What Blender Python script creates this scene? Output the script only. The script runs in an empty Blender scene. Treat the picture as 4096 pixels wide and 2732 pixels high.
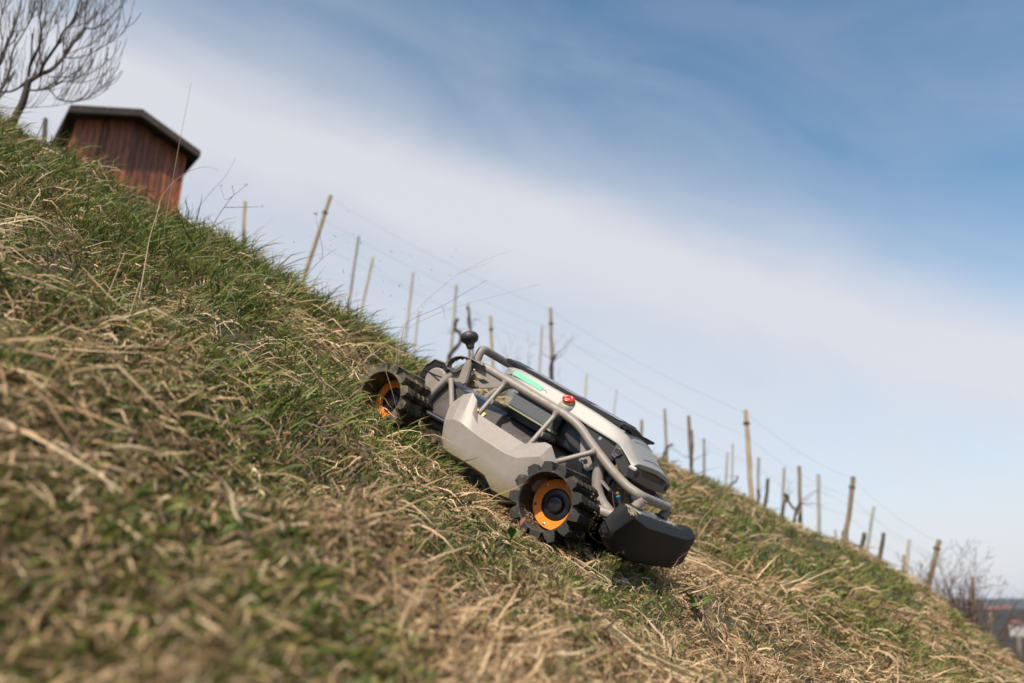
import bpy, bmesh, math, random
import numpy as np
from mathutils import Vector, Matrix, Quaternion

rng = np.random.default_rng(7)
random.seed(7)
scene = bpy.context.scene
C = scene.collection

# ------------------------------------------------------------------ camera
FPX = 3072.0                       # focal length in pixels of the 4096 px wide photograph (27 mm lens)
PITCH = math.atan(1034 / FPX)
cam_data = bpy.data.cameras.new('camera')
cam_data.lens = 27.0
cam_data.sensor_width = 36.0
cam_data.clip_start = 0.02
cam_data.clip_end = 20000
cam_data.dof.use_dof = True
cam_data.dof.focus_distance = 2.22
cam_data.dof.aperture_fstop = 2.1
cam = bpy.data.objects.new('camera', cam_data)
C.objects.link(cam)
cam.location = (0, 0, 0)
cam.rotation_euler = (math.pi / 2 + PITCH, 0, 0)
scene.camera = cam

# ------------------------------------------------------------------ sun and sky
SUN = Vector((-0.23, -0.60, 0.77)).normalized()      # towards the sun
world = bpy.data.worlds.new('World')
scene.world = world
world.use_nodes = True
wn, wl = world.node_tree.nodes, world.node_tree.links
wn.clear()
w_out = wn.new('ShaderNodeOutputWorld')
w_bg = wn.new('ShaderNodeBackground')
w_bg.inputs['Strength'].default_value = 0.095
sky = wn.new('ShaderNodeTexSky')
sky.sky_type = 'NISHITA'
sky.sun_disc = False
sky.sun_elevation = math.asin(SUN.z)
sky.sun_rotation = math.atan2(SUN.x, SUN.y)
sky.air_density = 1.0
sky.dust_density = 1.0
sky.ozone_density = 1.2
# thin cirrus: streaky noise in the direction of view, drawn out along one heading
def wmath(op, a, b=None, c=None):
    n = wn.new('ShaderNodeMath'); n.operation = op
    for i, v in enumerate((a, b, c)):
        if v is None: continue
        if isinstance(v, (int, float)): n.inputs[i].default_value = v
        else: wl.new(v, n.inputs[i])
    return n.outputs[0]
def wdot(vec_socket, v):
    n = wn.new('ShaderNodeVectorMath'); n.operation = 'DOT_PRODUCT'
    wl.new(vec_socket, n.inputs[0]); n.inputs[1].default_value = v
    return n.outputs['Value']
tc = wn.new('ShaderNodeTexCoord')
DIR = tc.outputs['Generated']
def pix_dir(px, py):
    u, v = (px - 2048) / FPX, (py - 1366) / FPX
    c, s = math.cos(PITCH), math.sin(PITCH)
    return Vector((u, c + s * v, s - c * v))
# cloud-sheet heading: along the band seen from the upper left to the lower right
d_a, d_b = pix_dir(300, 230).normalized(), pix_dir(3900, 1560).normalized()
band_n = d_a.cross(d_b).normalized()
if band_n.z < 0: band_n = -band_n
band_t = (d_b - d_a).normalized()
band_o = band_n.cross(band_t).normalized()
across = wdot(DIR, band_n)
along = wdot(DIR, band_t)
third = wdot(DIR, band_o)
comb = wn.new('ShaderNodeCombineXYZ')
wl.new(wmath('MULTIPLY', along, 0.8), comb.inputs[0])
wl.new(wmath('MULTIPLY', across, 2.2), comb.inputs[1])
wl.new(wmath('MULTIPLY', third, 1.0), comb.inputs[2])
n1 = wn.new('ShaderNodeTexNoise'); n1.inputs['Scale'].default_value = 3.4; n1.inputs['Detail'].default_value = 9.0; n1.inputs['Roughness'].default_value = 0.56; n1.inputs['Distortion'].default_value = 0.9
wl.new(comb.outputs[0], n1.inputs['Vector'])
n2 = wn.new('ShaderNodeTexNoise'); n2.inputs['Scale'].default_value = 1.4; n2.inputs['Detail'].default_value = 2.0
wl.new(DIR, n2.inputs['Vector'])
# broad sheets of cirrus across the sky, their edges wandering
wob = wmath('MULTIPLY', wmath('SUBTRACT', n2.outputs['Fac'], 0.5), 0.08)
phase = wmath('MULTIPLY_ADD', wmath('ADD', wmath('MULTIPLY_ADD', along, -0.06, across), wob), 0.5, 0.5)
crv = wn.new('ShaderNodeValToRGB'); crv.color_ramp.interpolation = 'B_SPLINE'
stops = [(-1.0, .5), (-.60, .3), (-.35, .7), (-.16, .80), (-.085, .66), (-.03, .86), (.015, .98), (.055, .80), (.095, .40), (.15, .20), (.25, .05), (.36, .0), (.55, .35), (.75, .12), (1.0, .4)]
ee = crv.color_ramp.elements
while len(ee) < len(stops): ee.new(0.5)
for i_, (s_p, s_v) in enumerate(stops): ee[i_].position = s_p * 0.5 + 0.5; ee[i_].color = (s_v, s_v, s_v, 1)
wl.new(phase, crv.inputs[0])
cl = wmath('ADD', crv.outputs[0], wmath('MULTIPLY', wmath('SUBTRACT', n1.outputs['Fac'], 0.47), 0.52))
cr = wn.new('ShaderNodeClamp'); cr.inputs['Max'].default_value = 0.93
wl.new(cl, cr.inputs['Value'])
# the sheet thickens into milky haze low over the horizon
sepz = wn.new('ShaderNodeSeparateXYZ'); wl.new(DIR, sepz.inputs[0])
hz = wn.new('ShaderNodeMapRange'); hz.interpolation_type = 'SMOOTHSTEP'
hz.inputs['From Min'].default_value = 0.46; hz.inputs['From Max'].default_value = -0.02
hz.inputs['To Min'].default_value = 0.0; hz.inputs['To Max'].default_value = 0.92
wl.new(sepz.outputs['Z'], hz.inputs['Value'])
fac = wmath('MAXIMUM', cr.outputs[0], hz.outputs[0])
mixc = wn.new('ShaderNodeMix'); mixc.data_type = 'RGBA'
wl.new(fac, mixc.inputs['Factor'])
hsv = wn.new('ShaderNodeHueSaturation'); hsv.inputs['Hue'].default_value = 0.487; hsv.inputs['Saturation'].default_value = 1.12; hsv.inputs['Value'].default_value = 1.30
wl.new(sky.outputs[0], hsv.inputs['Color']); wl.new(hsv.outputs[0], mixc.inputs['A'])
mixc.inputs['B'].default_value = (5.75, 5.8, 6.2, 1)
wl.new(mixc.outputs['Result'], w_bg.inputs['Color'])
wl.new(w_bg.outputs[0], w_out.inputs['Surface'])

sun_data = bpy.data.lights.new('sun', 'SUN')
sun_data.energy = 4.6
sun_data.angle = math.radians(1.8)
sun_data.color = (1.0, 0.88, 0.73)
sun = bpy.data.objects.new('sun', sun_data)
C.objects.link(sun)
sun.rotation_euler = SUN.to_track_quat('Z', 'Y').to_euler()

scene.view_settings.view_transform = 'Standard'
scene.view_settings.look = 'None'
scene.view_settings.exposure = 0.46
scene.view_settings.gamma = 1.0
scene.view_settings.use_curve_mapping = False
scene.cycles.max_bounces = 6
scene.cycles.transparent_max_bounces = 8
scene.cycles.use_denoising = True

def pix(px, py, Y):
    """the point at world depth Y seen at pixel (px, py) of the photograph"""
    d = pix_dir(px, py)
    return d * (Y / d.y)

# ------------------------------------------------------------------ materials
MATS = {}
def new_mat(name):
    m = bpy.data.materials.new(name); m.use_nodes = True
    MATS[name] = m
    return m, m.node_tree.nodes, m.node_tree.links, m.node_tree.nodes['Principled BSDF']
def noise_node(nt, scale, detail=4, rough=0.55, coord='Object', stretch=None):
    nn, ll = nt.nodes, nt.links
    t = nn.new('ShaderNodeTexCoord'); n = nn.new('ShaderNodeTexNoise')
    n.inputs['Scale'].default_value = scale; n.inputs['Detail'].default_value = detail; n.inputs['Roughness'].default_value = rough
    if stretch:
        mp = nn.new('ShaderNodeMapping'); mp.inputs['Scale'].default_value = stretch
        ll.new(t.outputs[coord], mp.inputs[0]); ll.new(mp.outputs[0], n.inputs['Vector'])
    else:
        ll.new(t.outputs[coord], n.inputs['Vector'])
    return n.outputs['Fac']
def ramp(nt, fac, stops):
    r = nt.nodes.new('ShaderNodeValToRGB')
    e = r.color_ramp.elements
    while len(e) < len(stops): e.new(0.5)
    for i, (p, c) in enumerate(stops):
        e[i].position = p; e[i].color = tuple(c) + (1,) if len(c) == 3 else c
    nt.links.new(fac, r.inputs[0])
    return r.outputs['Color']
def mixrgb(nt, fac, a, b):
    m = nt.nodes.new('ShaderNodeMix'); m.data_type = 'RGBA'
    for key, v in (('Factor', fac), ('A', a), ('B', b)):
        if isinstance(v, (int, float)): m.inputs[key].default_value = v
        elif isinstance(v, (tuple, list)): m.inputs[key].default_value = tuple(v) + (1,) if len(v) == 3 else v
        else: nt.links.new(v, m.inputs[key])
    return m.outputs['Result']
def bump(nt, bsdf, h, strength, dist):
    b = nt.nodes.new('ShaderNodeBump'); b.inputs['Strength'].default_value = strength; b.inputs['Distance'].default_value = dist
    nt.links.new(h, b.inputs['Height']); nt.links.new(b.outputs[0], bsdf.inputs['Normal'])
def plain(name, col, rough=0.5, metal=0.0, var=0.12, scale=40, bump_s=0.0, dust=None, dust_scale=9, dust_lo=0.6, dust_hi=0.75, spec=0.5):
    m, nn, ll, b = new_mat(name); nt = m.node_tree
    n = noise_node(nt, scale, 5)
    lo = tuple(c * (1 - var) for c in col); hi = tuple(min(1, c * (1 + var)) for c in col)
    colr = ramp(nt, n, [(0.3, lo), (0.7, hi)])
    if dust:
        d = noise_node(nt, dust_scale, 6, 0.65)
        f = ramp(nt, d, [(dust_lo, (0, 0, 0)), (dust_hi, (1, 1, 1))])
        colr = mixrgb(nt, f, colr, dust)
        rr = nt.nodes.new('ShaderNodeMix'); rr.data_type = 'FLOAT'
        ll.new(f, rr.inputs['Factor']); rr.inputs['A'].default_value = rough; rr.inputs['B'].default_value = 0.95
        ll.new(rr.outputs['Result'], b.inputs['Roughness'])
    else:
        b.inputs['Roughness'].default_value = rough
    ll.new(colr, b.inputs['Base Color'])
    b.inputs['Metallic'].default_value = metal
    b.inputs['Specular IOR Level'].default_value = spec
    if bump_s: bump(nt, b, n, bump_s, 0.001)
    return m

plain('taupe_paint', (0.232, 0.205, 0.186), 0.48, 0.0, 0.07, 55, 0.15, dust=(0.19, 0.145, 0.095), dust_scale=20, dust_lo=0.50, dust_hi=0.82)
plain('hood_plastic', (0.265, 0.258, 0.245), 0.48, 0.0, 0.03, 300, 0.10, dust=(0.12, 0.10, 0.07), dust_scale=120, dust_lo=0.74, dust_hi=0.78)
plain('dark_plastic', (0.030, 0.029, 0.030), 0.42, 0.0, 0.15, 400, 0.15, dust=(0.10, 0.085, 0.07), dust_scale=60, dust_lo=0.68, dust_hi=0.9)
plain('sensor_plastic', (0.085, 0.082, 0.088), 0.40, 0.0, 0.08, 300, 0.1)
plain('black_metal', (0.012, 0.012, 0.013), 0.35, 0.0, 0.2, 80)
# bumper: near black plastic, scuffed with dry mud on the near end
m, nn, ll, b = new_mat('bumper_plastic'); nt = m.node_tree
nz = noise_node(nt, 55, 8, 0.72); nf = noise_node(nt, 300, 3)
tco = nn.new('ShaderNodeTexCoord')
def spot(c, r):
    v = nn.new('ShaderNodeVectorMath'); v.operation = 'DISTANCE'; ll.new(tco.outputs['Object'], v.inputs[0]); v.inputs[1].default_value = c
    mr = nn.new('ShaderNodeMapRange'); mr.inputs['From Min'].default_value = r; mr.inputs['From Max'].default_value = r * 0.25; ll.new(v.outputs['Value'], mr.inputs['Value'])
    return mr.outputs[0]
def mth(op, a, b_):
    q = nn.new('ShaderNodeMath'); q.operation = op
    for i, v in enumerate((a, b_)):
        if isinstance(v, (int, float)): q.inputs[i].default_value = v
        else: ll.new(v, q.inputs[i])
    return q.outputs[0]
smear = mth('MAXIMUM', spot((0.232, 0.005, 0.110), 0.050), mth('MULTIPLY', mth('MAXIMUM', spot((0.262, 0.015, -0.010), 0.040), spot((0.21, -0.07, 0.02), 0.045)), 0.62))
f = ramp(nt, mth('ADD', mth('MULTIPLY', smear, 0.46), nz), [(0.78, (0, 0, 0)), (0.86, (1, 1, 1))])
blk = ramp(nt, nf, [(0.3, (0.006, 0.006, 0.0065)), (0.7, (0.012, 0.012, 0.0125))])
ll.new(mixrgb(nt, f, blk, (0.34, 0.275, 0.175)), b.inputs['Base Color']); b.inputs['Roughness'].default_value = 0.62; b.inputs['Specular IOR Level'].default_value = 0.2
bump(nt, b, f, 0.5, 0.002)
# side guards: painted, stained by grass juice along the lower rim
m, nn, ll, b = new_mat('guard_paint'); nt = m.node_tree
tco = nn.new('ShaderNodeTexCoord'); sx = nn.new('ShaderNodeSeparateXYZ'); ll.new(tco.outputs['Object'], sx.inputs[0])
nz = noise_node(nt, 22, 6, 0.65); nf = noise_node(nt, 60, 4)
st = nn.new('ShaderNodeMath'); st.operation = 'MULTIPLY_ADD'; ll.new(nz, st.inputs[0]); st.inputs[1].default_value = -0.05; ll.new(sx.outputs['Z'], st.inputs[2])
f = ramp(nt, st.outputs[0], [(0.0, (1, 1, 1)), (1.0, (0, 0, 0))])
mr = nn.new('ShaderNodeMapRange'); mr.inputs['From Min'].default_value = -0.020; mr.inputs['From Max'].default_value = -0.078; mr.inputs['To Max'].default_value = 0.85; ll.new(st.outputs[0], mr.inputs['Value'])
pc = ramp(nt, nf, [(0.3, (0.235, 0.209, 0.191)), (0.7, (0.262, 0.233, 0.212))])
nd = noise_node(nt, 9, 8, 0.72); ns = noise_node(nt, 190, 2, 0.5)
dirt = nn.new('ShaderNodeMapRange'); dirt.inputs['From Min'].default_value = 0.46; dirt.inputs['From Max'].default_value = 0.74; dirt.inputs['To Max'].default_value = 0.42; ll.new(nd, dirt.inputs['Value'])
pc = mixrgb(nt, dirt.outputs[0], pc, (0.17, 0.135, 0.095))
pc = mixrgb(nt, ramp(nt, ns, [(0.735, (0, 0, 0)), (0.76, (1, 1, 1))]), pc, (0.07, 0.05, 0.035))
ll.new(mixrgb(nt, mr.outputs[0], pc, (0.15, 0.125, 0.035)), b.inputs['Base Color']); b.inputs['Roughness'].default_value = 0.46
plain('orange_paint', (0.80, 0.225, 0.010), 0.42, 0.0, 0.05, 30, 0.0, dust=(0.45, 0.15, 0.03), dust_scale=20, dust_lo=0.62, dust_hi=0.9)
plain('red_plastic', (0.55, 0.018, 0.012), 0.30, 0.0, 0.05, 30)
plain('yellow_plastic', (0.85, 0.45, 0.02), 0.38, 0.0, 0.05, 30)
plain('white_print', (0.8, 0.8, 0.78), 0.5, 0.0, 0.02, 30)
plain('steel', (0.62, 0.61, 0.58), 0.28, 1.0, 0.08, 60)
plain('fin_metal', (0.72, 0.70, 0.66), 0.34, 0.85, 0.06, 60)
plain('brass', (0.55, 0.30, 0.09), 0.3, 0.9, 0.1, 60)
plain('blue_ring', (0.02, 0.25, 0.55), 0.4, 0.0, 0.1, 60)
plain('olive_plate', (0.30, 0.29, 0.16), 0.5, 0.0, 0.1, 60)
plain('dry_mud', (0.36, 0.29, 0.18), 0.95, 0.0, 0.35, 90, 0.8)
plain('soil_clod', (0.26, 0.16, 0.08), 0.95, 0.0, 0.4, 120, 0.8)
plain('deck_paint', (0.095, 0.085, 0.083), 0.22, 0.0, 0.08, 20, 0.0, dust=(0.12, 0.10, 0.08), dust_scale=18, dust_lo=0.6, dust_hi=0.85)
plain('rust', (0.20, 0.075, 0.03), 0.8, 0.0, 0.3, 60)
# solar cells
m, nn, ll, b = new_mat('solar_glass')
b.inputs['Base Color'].default_value = (0.010, 0.014, 0.030, 1); b.inputs['Roughness'].default_value = 0.12
# the lit bar
m, nn, ll, b = new_mat('teal_light')
b.inputs['Base Color'].default_value = (0.02, 0.16, 0.09, 1); b.inputs['Emission Color'].default_value = (0.03, 0.62, 0.30, 1); b.inputs['Emission Strength'].default_value = 0.52
# rubber with caked mud
def rubber(name, mud, lo, hi):
    m, nn, ll, b = new_mat(name); nt = m.node_tree
    n = noise_node(nt, 26, 7, 0.68); n3 = noise_node(nt, 170, 4, 0.6)
    f = ramp(nt, n, [(lo, (0, 0, 0)), (hi, (1, 1, 1))])
    mudc = ramp(nt, n3, [(0.3, tuple(c * 0.65 for c in mud)), (0.75, tuple(c * 1.3 for c in mud))])
    rub = ramp(nt, n3, [(0.3, (0.010, 0.0095, 0.0095)), (0.75, (0.032, 0.029, 0.026))])
    ll.new(mixrgb(nt, f, rub, mudc), b.inputs['Base Color'])
    b.inputs['Roughness'].default_value = 0.62
    bump(nt, b, n3, 0.5, 0.002)
rubber('rubber', (0.16, 0.12, 0.075), 0.53, 0.84)
rubber('rubber_muddy', (0.165, 0.132, 0.075), 0.40, 0.60)
# weathered wood
def wood(name, stops, rough=0.75, stretch=(9, 9, 0.9), scale=3.0):
    m, nn, ll, b = new_mat(name); nt = m.node_tree
    n = noise_node(nt, scale, 6, 0.6, 'Object', stretch)
    oi = nn.new('ShaderNodeObjectInfo')
    c = ramp(nt, n, stops)
    hs = nn.new('ShaderNodeHueSaturation')
    mr = nn.new('ShaderNodeMapRange'); mr.inputs['To Min'].default_value = 0.55; mr.inputs['To Max'].default_value = 1.40
    ll.new(oi.outputs['Random'], mr.inputs['Value']); ll.new(mr.outputs[0], hs.inputs['Value']); ll.new(c, hs.inputs['Color'])
    ll.new(hs.outputs[0], b.inputs['Base Color']); b.inputs['Roughness'].default_value = rough
    bump(nt, b, n, 0.4, 0.004)
wood('shed_wood', [(0.25, (0.035, 0.013, 0.008)), (0.44, (0.18, 0.056, 0.024)), (0.70, (0.46, 0.150, 0.058))], 0.5)
wood('fascia_wood', [(0.3, (0.022, 0.015, 0.012)), (0.7, (0.048, 0.033, 0.026))], 0.8, (2, 2, 2))
wood('post_wood', [(0.25, (0.13, 0.095, 0.055)), (0.55, (0.25, 0.19, 0.115)), (0.8, (0.36, 0.28, 0.18))], 0.8)
wood('post_grey', [(0.25, (0.16, 0.15, 0.13)), (0.6, (0.30, 0.28, 0.25)), (0.85, (0.40, 0.37, 0.33))], 0.8)
wood('post_dark', [(0.25, (0.035, 0.03, 0.022)), (0.7, (0.10, 0.085, 0.06))], 0.85)
wood('bark', [(0.3, (0.018, 0.012, 0.010)), (0.7, (0.055, 0.038, 0.030))], 0.85, (6, 6, 2))
wood('vine_bark', [(0.3, (0.025, 0.018, 0.015)), (0.7, (0.085, 0.055, 0.042))], 0.9, (6, 6, 2))
wood('twig', [(0.3, (0.060, 0.034, 0.028)), (0.7, (0.125, 0.075, 0.058))], 0.85, (6, 6, 2))
wood('straw_stem', [(0.3, (0.30, 0.20, 0.12)), (0.7, (0.46, 0.34, 0.21))], 0.7, (6, 6, 2))
plain('roof_felt', (0.035, 0.030, 0.028), 0.9, 0.0, 0.3, 20)
plain('wire', (0.20, 0.20, 0.21), 0.5, 0.6, 0.1, 20)
plain('white_wall', (0.42, 0.39, 0.36), 0.9, 0.0, 0.06, 1)
plain('roof_tile', (0.20, 0.085, 0.065), 0.9, 0.0, 0.2, 2)
plain('window_glass', (0.03, 0.035, 0.045), 0.15, 0.0, 0.1, 2)
plain('dead_leaf', (0.26, 0.10, 0.06), 0.7, 0.0, 0.3, 90)
# soil and thatch under the grass
m, nn, ll, b = new_mat('hillside_soil'); nt = m.node_tree
n = noise_node(nt, 9.0, 8, 0.65); nb = noise_node(nt, 1.3, 4, 0.5)
c1 = ramp(nt, n, [(0.30, (0.020, 0.014, 0.008)), (0.50, (0.055, 0.038, 0.020)), (0.70, (0.13, 0.09, 0.045))])
c2 = ramp(nt, n, [(0.30, (0.014, 0.016, 0.006)), (0.55, (0.038, 0.042, 0.015)), (0.75, (0.08, 0.08, 0.03))])
fb = ramp(nt, nb, [(0.42, (0, 0, 0)), (0.60, (1, 1, 1))])
ll.new(mixrgb(nt, fb, c1, c2), b.inputs['Base Color']); b.inputs['Roughness'].default_value = 0.95
bump(nt, b, n, 0.8, 0.02)
# far land
m, nn, ll, b = new_mat('woodland'); nt = m.node_tree
n = noise_node(nt, 0.05, 6, 0.7)
ll.new(ramp(nt, n, [(0.3, (0.010, 0.010, 0.010)), (0.6, (0.022, 0.020, 0.017)), (0.8, (0.045, 0.038, 0.028))]), b.inputs['Base Color']); b.inputs['Roughness'].default_value = 1.0
m, nn, ll, b = new_mat('farmland'); nt = m.node_tree
n = noise_node(nt, 0.004, 5, 0.6)
ll.new(ramp(nt, n, [(0.35, (0.035, 0.04, 0.02)), (0.6, (0.09, 0.085, 0.05)), (0.8, (0.05, 0.065, 0.03))]), b.inputs['Base Color']); b.inputs['Roughness'].default_value = 1.0
# blades: colour carried by each blade, some light passes through
def blade_mat(name, trans, rough):
    m, nn, ll, b = new_mat(name)
    a = nn.new('ShaderNodeAttribute'); a.attribute_name = 'Col'
    ll.new(a.outputs['Color'], b.inputs['Base Color']); b.inputs['Roughness'].default_value = rough
    b.inputs['Specular IOR Level'].default_value = 0.35
    t = nn.new('ShaderNodeBsdfTranslucent'); ll.new(a.outputs['Color'], t.inputs['Color'])
    mx = nn.new('ShaderNodeMixShader'); mx.inputs[0].default_value = trans
    ll.new(b.outputs[0], mx.inputs[1]); ll.new(t.outputs[0], mx.inputs[2])
    ll.new(mx.outputs[0], nn['Material Output'].inputs['Surface'])
blade_mat('straw_blade', 0.10, 0.62)
blade_mat('green_blade', 0.20, 0.50)

# ------------------------------------------------------------------ object helpers
def link(o, parent=None):
    C.objects.link(o)
    if parent is not None: o.parent = parent
    return o
def mesh_obj(name, verts, faces, mat, parent=None, smooth=False):
    me = bpy.data.meshes.new(name)
    me.from_pydata([tuple(v) for v in verts], [], faces)
    me.materials.append(MATS[mat])
    if smooth: me.polygons.foreach_set('use_smooth', [True] * len(me.polygons))
    me.update()
    return link(bpy.data.objects.new(name, me), parent)
def bm_obj(name, bm, mat, parent=None, smooth=False, angle=None):
    bmesh.ops.recalc_face_normals(bm, faces=bm.faces)
    me = bpy.data.meshes.new(name); bm.to_mesh(me); bm.free()
    me.materials.append(MATS[mat])
    if smooth:
        me.polygons.foreach_set('use_smooth', [True] * len(me.polygons))
        if angle is not None:
            me.set_sharp_from_angle(angle=math.radians(angle))
    return link(bpy.data.objects.new(name, me), parent)
def empty(name, loc=(0, 0, 0), parent=None):
    o = bpy.data.objects.new(name, None); o.location = loc; o.empty_display_size = 0.1
    return link(o, parent)
def tag(o, label=None, cat=None, group=None, kind=None):
    if label: o['label'] = label
    if cat: o['category'] = cat
    if group: o['group'] = group
    if kind: o['kind'] = kind
    return o

def fillet(pts, rad, n=6):
    """round the corners of a polyline"""
    pts = [Vector(p) for p in pts]
    out = [pts[0]]
    for i in range(1, len(pts) - 1):
        a, b_, c_ = pts[i - 1], pts[i], pts[i + 1]
        r = rad[i] if isinstance(rad, (list, tuple)) else rad
        d1, d2 = (a - b_), (c_ - b_)
        l = min(r, d1.length * 0.48, d2.length * 0.48)
        p, q = b_ + d1.normalized() * l, b_ + d2.normalized() * l
        for k in range(n + 1):
            t = k / n
            out.append(p * (1 - t) ** 2 + b_ * 2 * t * (1 - t) + q * t * t)
    out.append(pts[-1])
    return out
def tube_geo(pts, radii, seg=10, cap=True):
    pts = [Vector(p) for p in pts]
    if isinstance(radii, (int, float)): radii = [radii] * len(pts)
    verts, faces = [], []
    t0 = (pts[1] - pts[0]).normalized()
    up = Vector((0, 0, 1)) if abs(t0.z) < 0.9 else Vector((1, 0, 0))
    nrm = t0.cross(up).normalized()
    for i, p in enumerate(pts):
        t = (pts[min(i + 1, len(pts) - 1)] - pts[max(i - 1, 0)]).normalized()
        nrm = (nrm - t * nrm.dot(t)).normalized()
        bi = t.cross(nrm)
        for k in range(seg):
            a = 2 * math.pi * k / seg
            verts.append(p + (nrm * math.cos(a) + bi * math.sin(a)) * radii[i])
    for i in range(len(pts) - 1):
        for k in range(seg):
            k2 = (k + 1) % seg
            faces.append((i * seg + k, i * seg + k2, (i + 1) * seg + k2, (i + 1) * seg + k))
    if cap:
        faces.append(tuple(range(seg))[::-1]); faces.append(tuple((len(pts) - 1) * seg + k for k in range(seg)))
    return verts, faces
def tube(name, pts, r, mat, parent=None, seg=14, cap=True):
    v, f = tube_geo(pts, r, seg, cap)
    o = mesh_obj(name, v, f, mat, parent, True)
    o.data.set_sharp_from_angle(angle=math.radians(50))
    return o
def geo_join(parts):
    V, F = [], []
    for v, f in parts:
        o = len(V); V += list(v); F += [tuple(i + o for i in q) for q in f]
    return V, F
def prism(name, poly, y0, y1, mat, parent=None, bevel=0.0, seg=2):
    """a plate: outline in (x, z), from y0 to y1"""
    bm = bmesh.new()
    a = [bm.verts.new((x, y0, z)) for x, z in poly]; b_ = [bm.verts.new((x, y1, z)) for x, z in poly]
    bm.faces.new(a); bm.faces.new(b_[::-1])
    for i in range(len(poly)):
        j = (i + 1) % len(poly); bm.faces.new((a[i], a[j], b_[j], b_[i]))
    bmesh.ops.recalc_face_normals(bm, faces=bm.faces)
    if bevel: bmesh.ops.bevel(bm, geom=list(bm.edges), offset=bevel, segments=seg, affect='EDGES', clamp_overlap=True)
    return bm_obj(name, bm, mat, parent, bevel > 0, 35)
def prism_x(name, poly, x0, x1, mat, parent=None, bevel=0.0, seg=2):
    """outline in (y, z), from x0 to x1"""
    bm = bmesh.new()
    a = [bm.verts.new((x0, y, z)) for y, z in poly]; b_ = [bm.verts.new((x1, y, z)) for y, z in poly]
    bm.faces.new(a); bm.faces.new(b_[::-1])
    for i in range(len(poly)):
        j = (i + 1) % len(poly); bm.faces.new((a[i], a[j], b_[j], b_[i]))
    bmesh.ops.recalc_face_normals(bm, faces=bm.faces)
    if bevel: bmesh.ops.bevel(bm, geom=list(bm.edges), offset=bevel, segments=seg, affect='EDGES', clamp_overlap=True)
    return bm_obj(name, bm, mat, parent, bevel > 0, 35)
def box_bm(bm, lo, hi):
    vs = [bm.verts.new((x, y, z)) for x in (lo[0], hi[0]) for y in (lo[1], hi[1]) for z in (lo[2], hi[2])]
    for q in ((0, 1, 3, 2), (4, 6, 7, 5), (0, 4, 5, 1), (2, 3, 7, 6), (0, 2, 6, 4), (1, 5, 7, 3)):
        bm.faces.new([vs[i] for i in q])
    return vs
def box(name, lo, hi, mat, parent=None, bevel=0.0):
    bm = bmesh.new(); box_bm(bm, lo, hi)
    if bevel: bmesh.ops.bevel(bm, geom=list(bm.edges), offset=bevel, segments=2, affect='EDGES', clamp_overlap=True)
    return bm_obj(name, bm, mat, parent, bevel > 0, 40)
def lathe(name, prof, origin, axis, mat, parent=None, seg=24, close=False):
    """prof: (radius, distance along axis)"""
    ax = Vector(axis).normalized(); q = Vector((0, 0, 1)).rotation_difference(ax); o = Vector(origin)
    verts, faces = [], []
    for r, d in prof:
        for k in range(seg):
            a = 2 * math.pi * k / seg
            verts.append(o + q @ Vector((r * math.cos(a), r * math.sin(a), d)))
    n = len(prof)
    for i in range(n - 1 if not close else n):
        j = (i + 1) % n
        for k in range(seg):
            k2 = (k + 1) % seg
            faces.append((i * seg + k, i * seg + k2, j * seg + k2, j * seg + k))
    ob = mesh_obj(name, verts, faces, mat, parent, True)
    ob.data.set_sharp_from_angle(angle=math.radians(38))
    return ob

# ------------------------------------------------------------------ the hillside
_perm = np.random.default_rng(3).random((256, 256))
def vnoise(x, y):
    xi, yi = np.floor(x).astype(int), np.floor(y).astype(int)
    fx, fy = x - xi, y - yi
    fx = fx * fx * (3 - 2 * fx); fy = fy * fy * (3 - 2 * fy)
    g = lambda a, b_: _perm[a & 255, b_ & 255]
    return (g(xi, yi) * (1 - fx) + g(xi + 1, yi) * fx) * (1 - fy) + (g(xi, yi + 1) * (1 - fx) + g(xi + 1, yi + 1) * fx) * fy
def fbm(x, y, oct=3):
    s, a, t = 0, 1.0, 0
    for k in range(oct):
        s = s + a * vnoise(x * 2 ** k + 17.3 * k, y * 2 ** k + 5.1 * k); t += a; a *= 0.5
    return s / t
# brow of the slope: photo column, row of the grass tips, distance, height of the grass there
BROW = [(-2600, -960, 3.2, .08), (-1000, -75, 3.1, .08), (0, 490, 3.0, .08), (300, 650, 3.0, .09), (500, 775, 3.0, .11), (700, 880, 3.0, .12), (930, 975, 3.0, .11),
        (1200, 1135, 3.1, .12), (1400, 1270, 3.3, .11), (1560, 1370, 3.7, .10), (1720, 1440, 4.4, .10), (1900, 1510, 5.6, .09), (2300, 1685, 7.5, .08),
        (2689, 1866, 9, .07), (2814, 1915, 9, .07), (2987, 1990, 9, .07), (3152, 2082, 9, .07), (3254, 2124, 9, .07), (3388, 2176, 9, .07),
        (3514, 2242, 8.6, .08), (3600, 2290, 8.2, .09), (3702, 2362, 8, .08), (3797, 2432, 8, .09), (3883, 2500, 8, .11), (3954, 2560, 8, .12),
        (4096, 2665, 8, .12), (4600, 3030, 8, .12), (6000, 4020, 8, .12)]
SLX, SLY, DROP = -0.572, 0.275, 0.419
_a, _zr, _yc, _gh = [], [], [], []
for px, py, yc, gh in BROW:
    d = pix_dir(px, py); _a.append(d.x / d.y); _zr.append(d.z / d.y); _yc.append(yc); _gh.append(gh)
_a, _zr, _yc, _gh = map(np.array, (_a, _zr, _yc, _gh))
o_ = np.argsort(_a); _a, _zr, _yc, _gh = _a[o_], _zr[o_], _yc[o_], _gh[o_]
MOWER_XY = np.array([0.09, 2.20])
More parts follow.
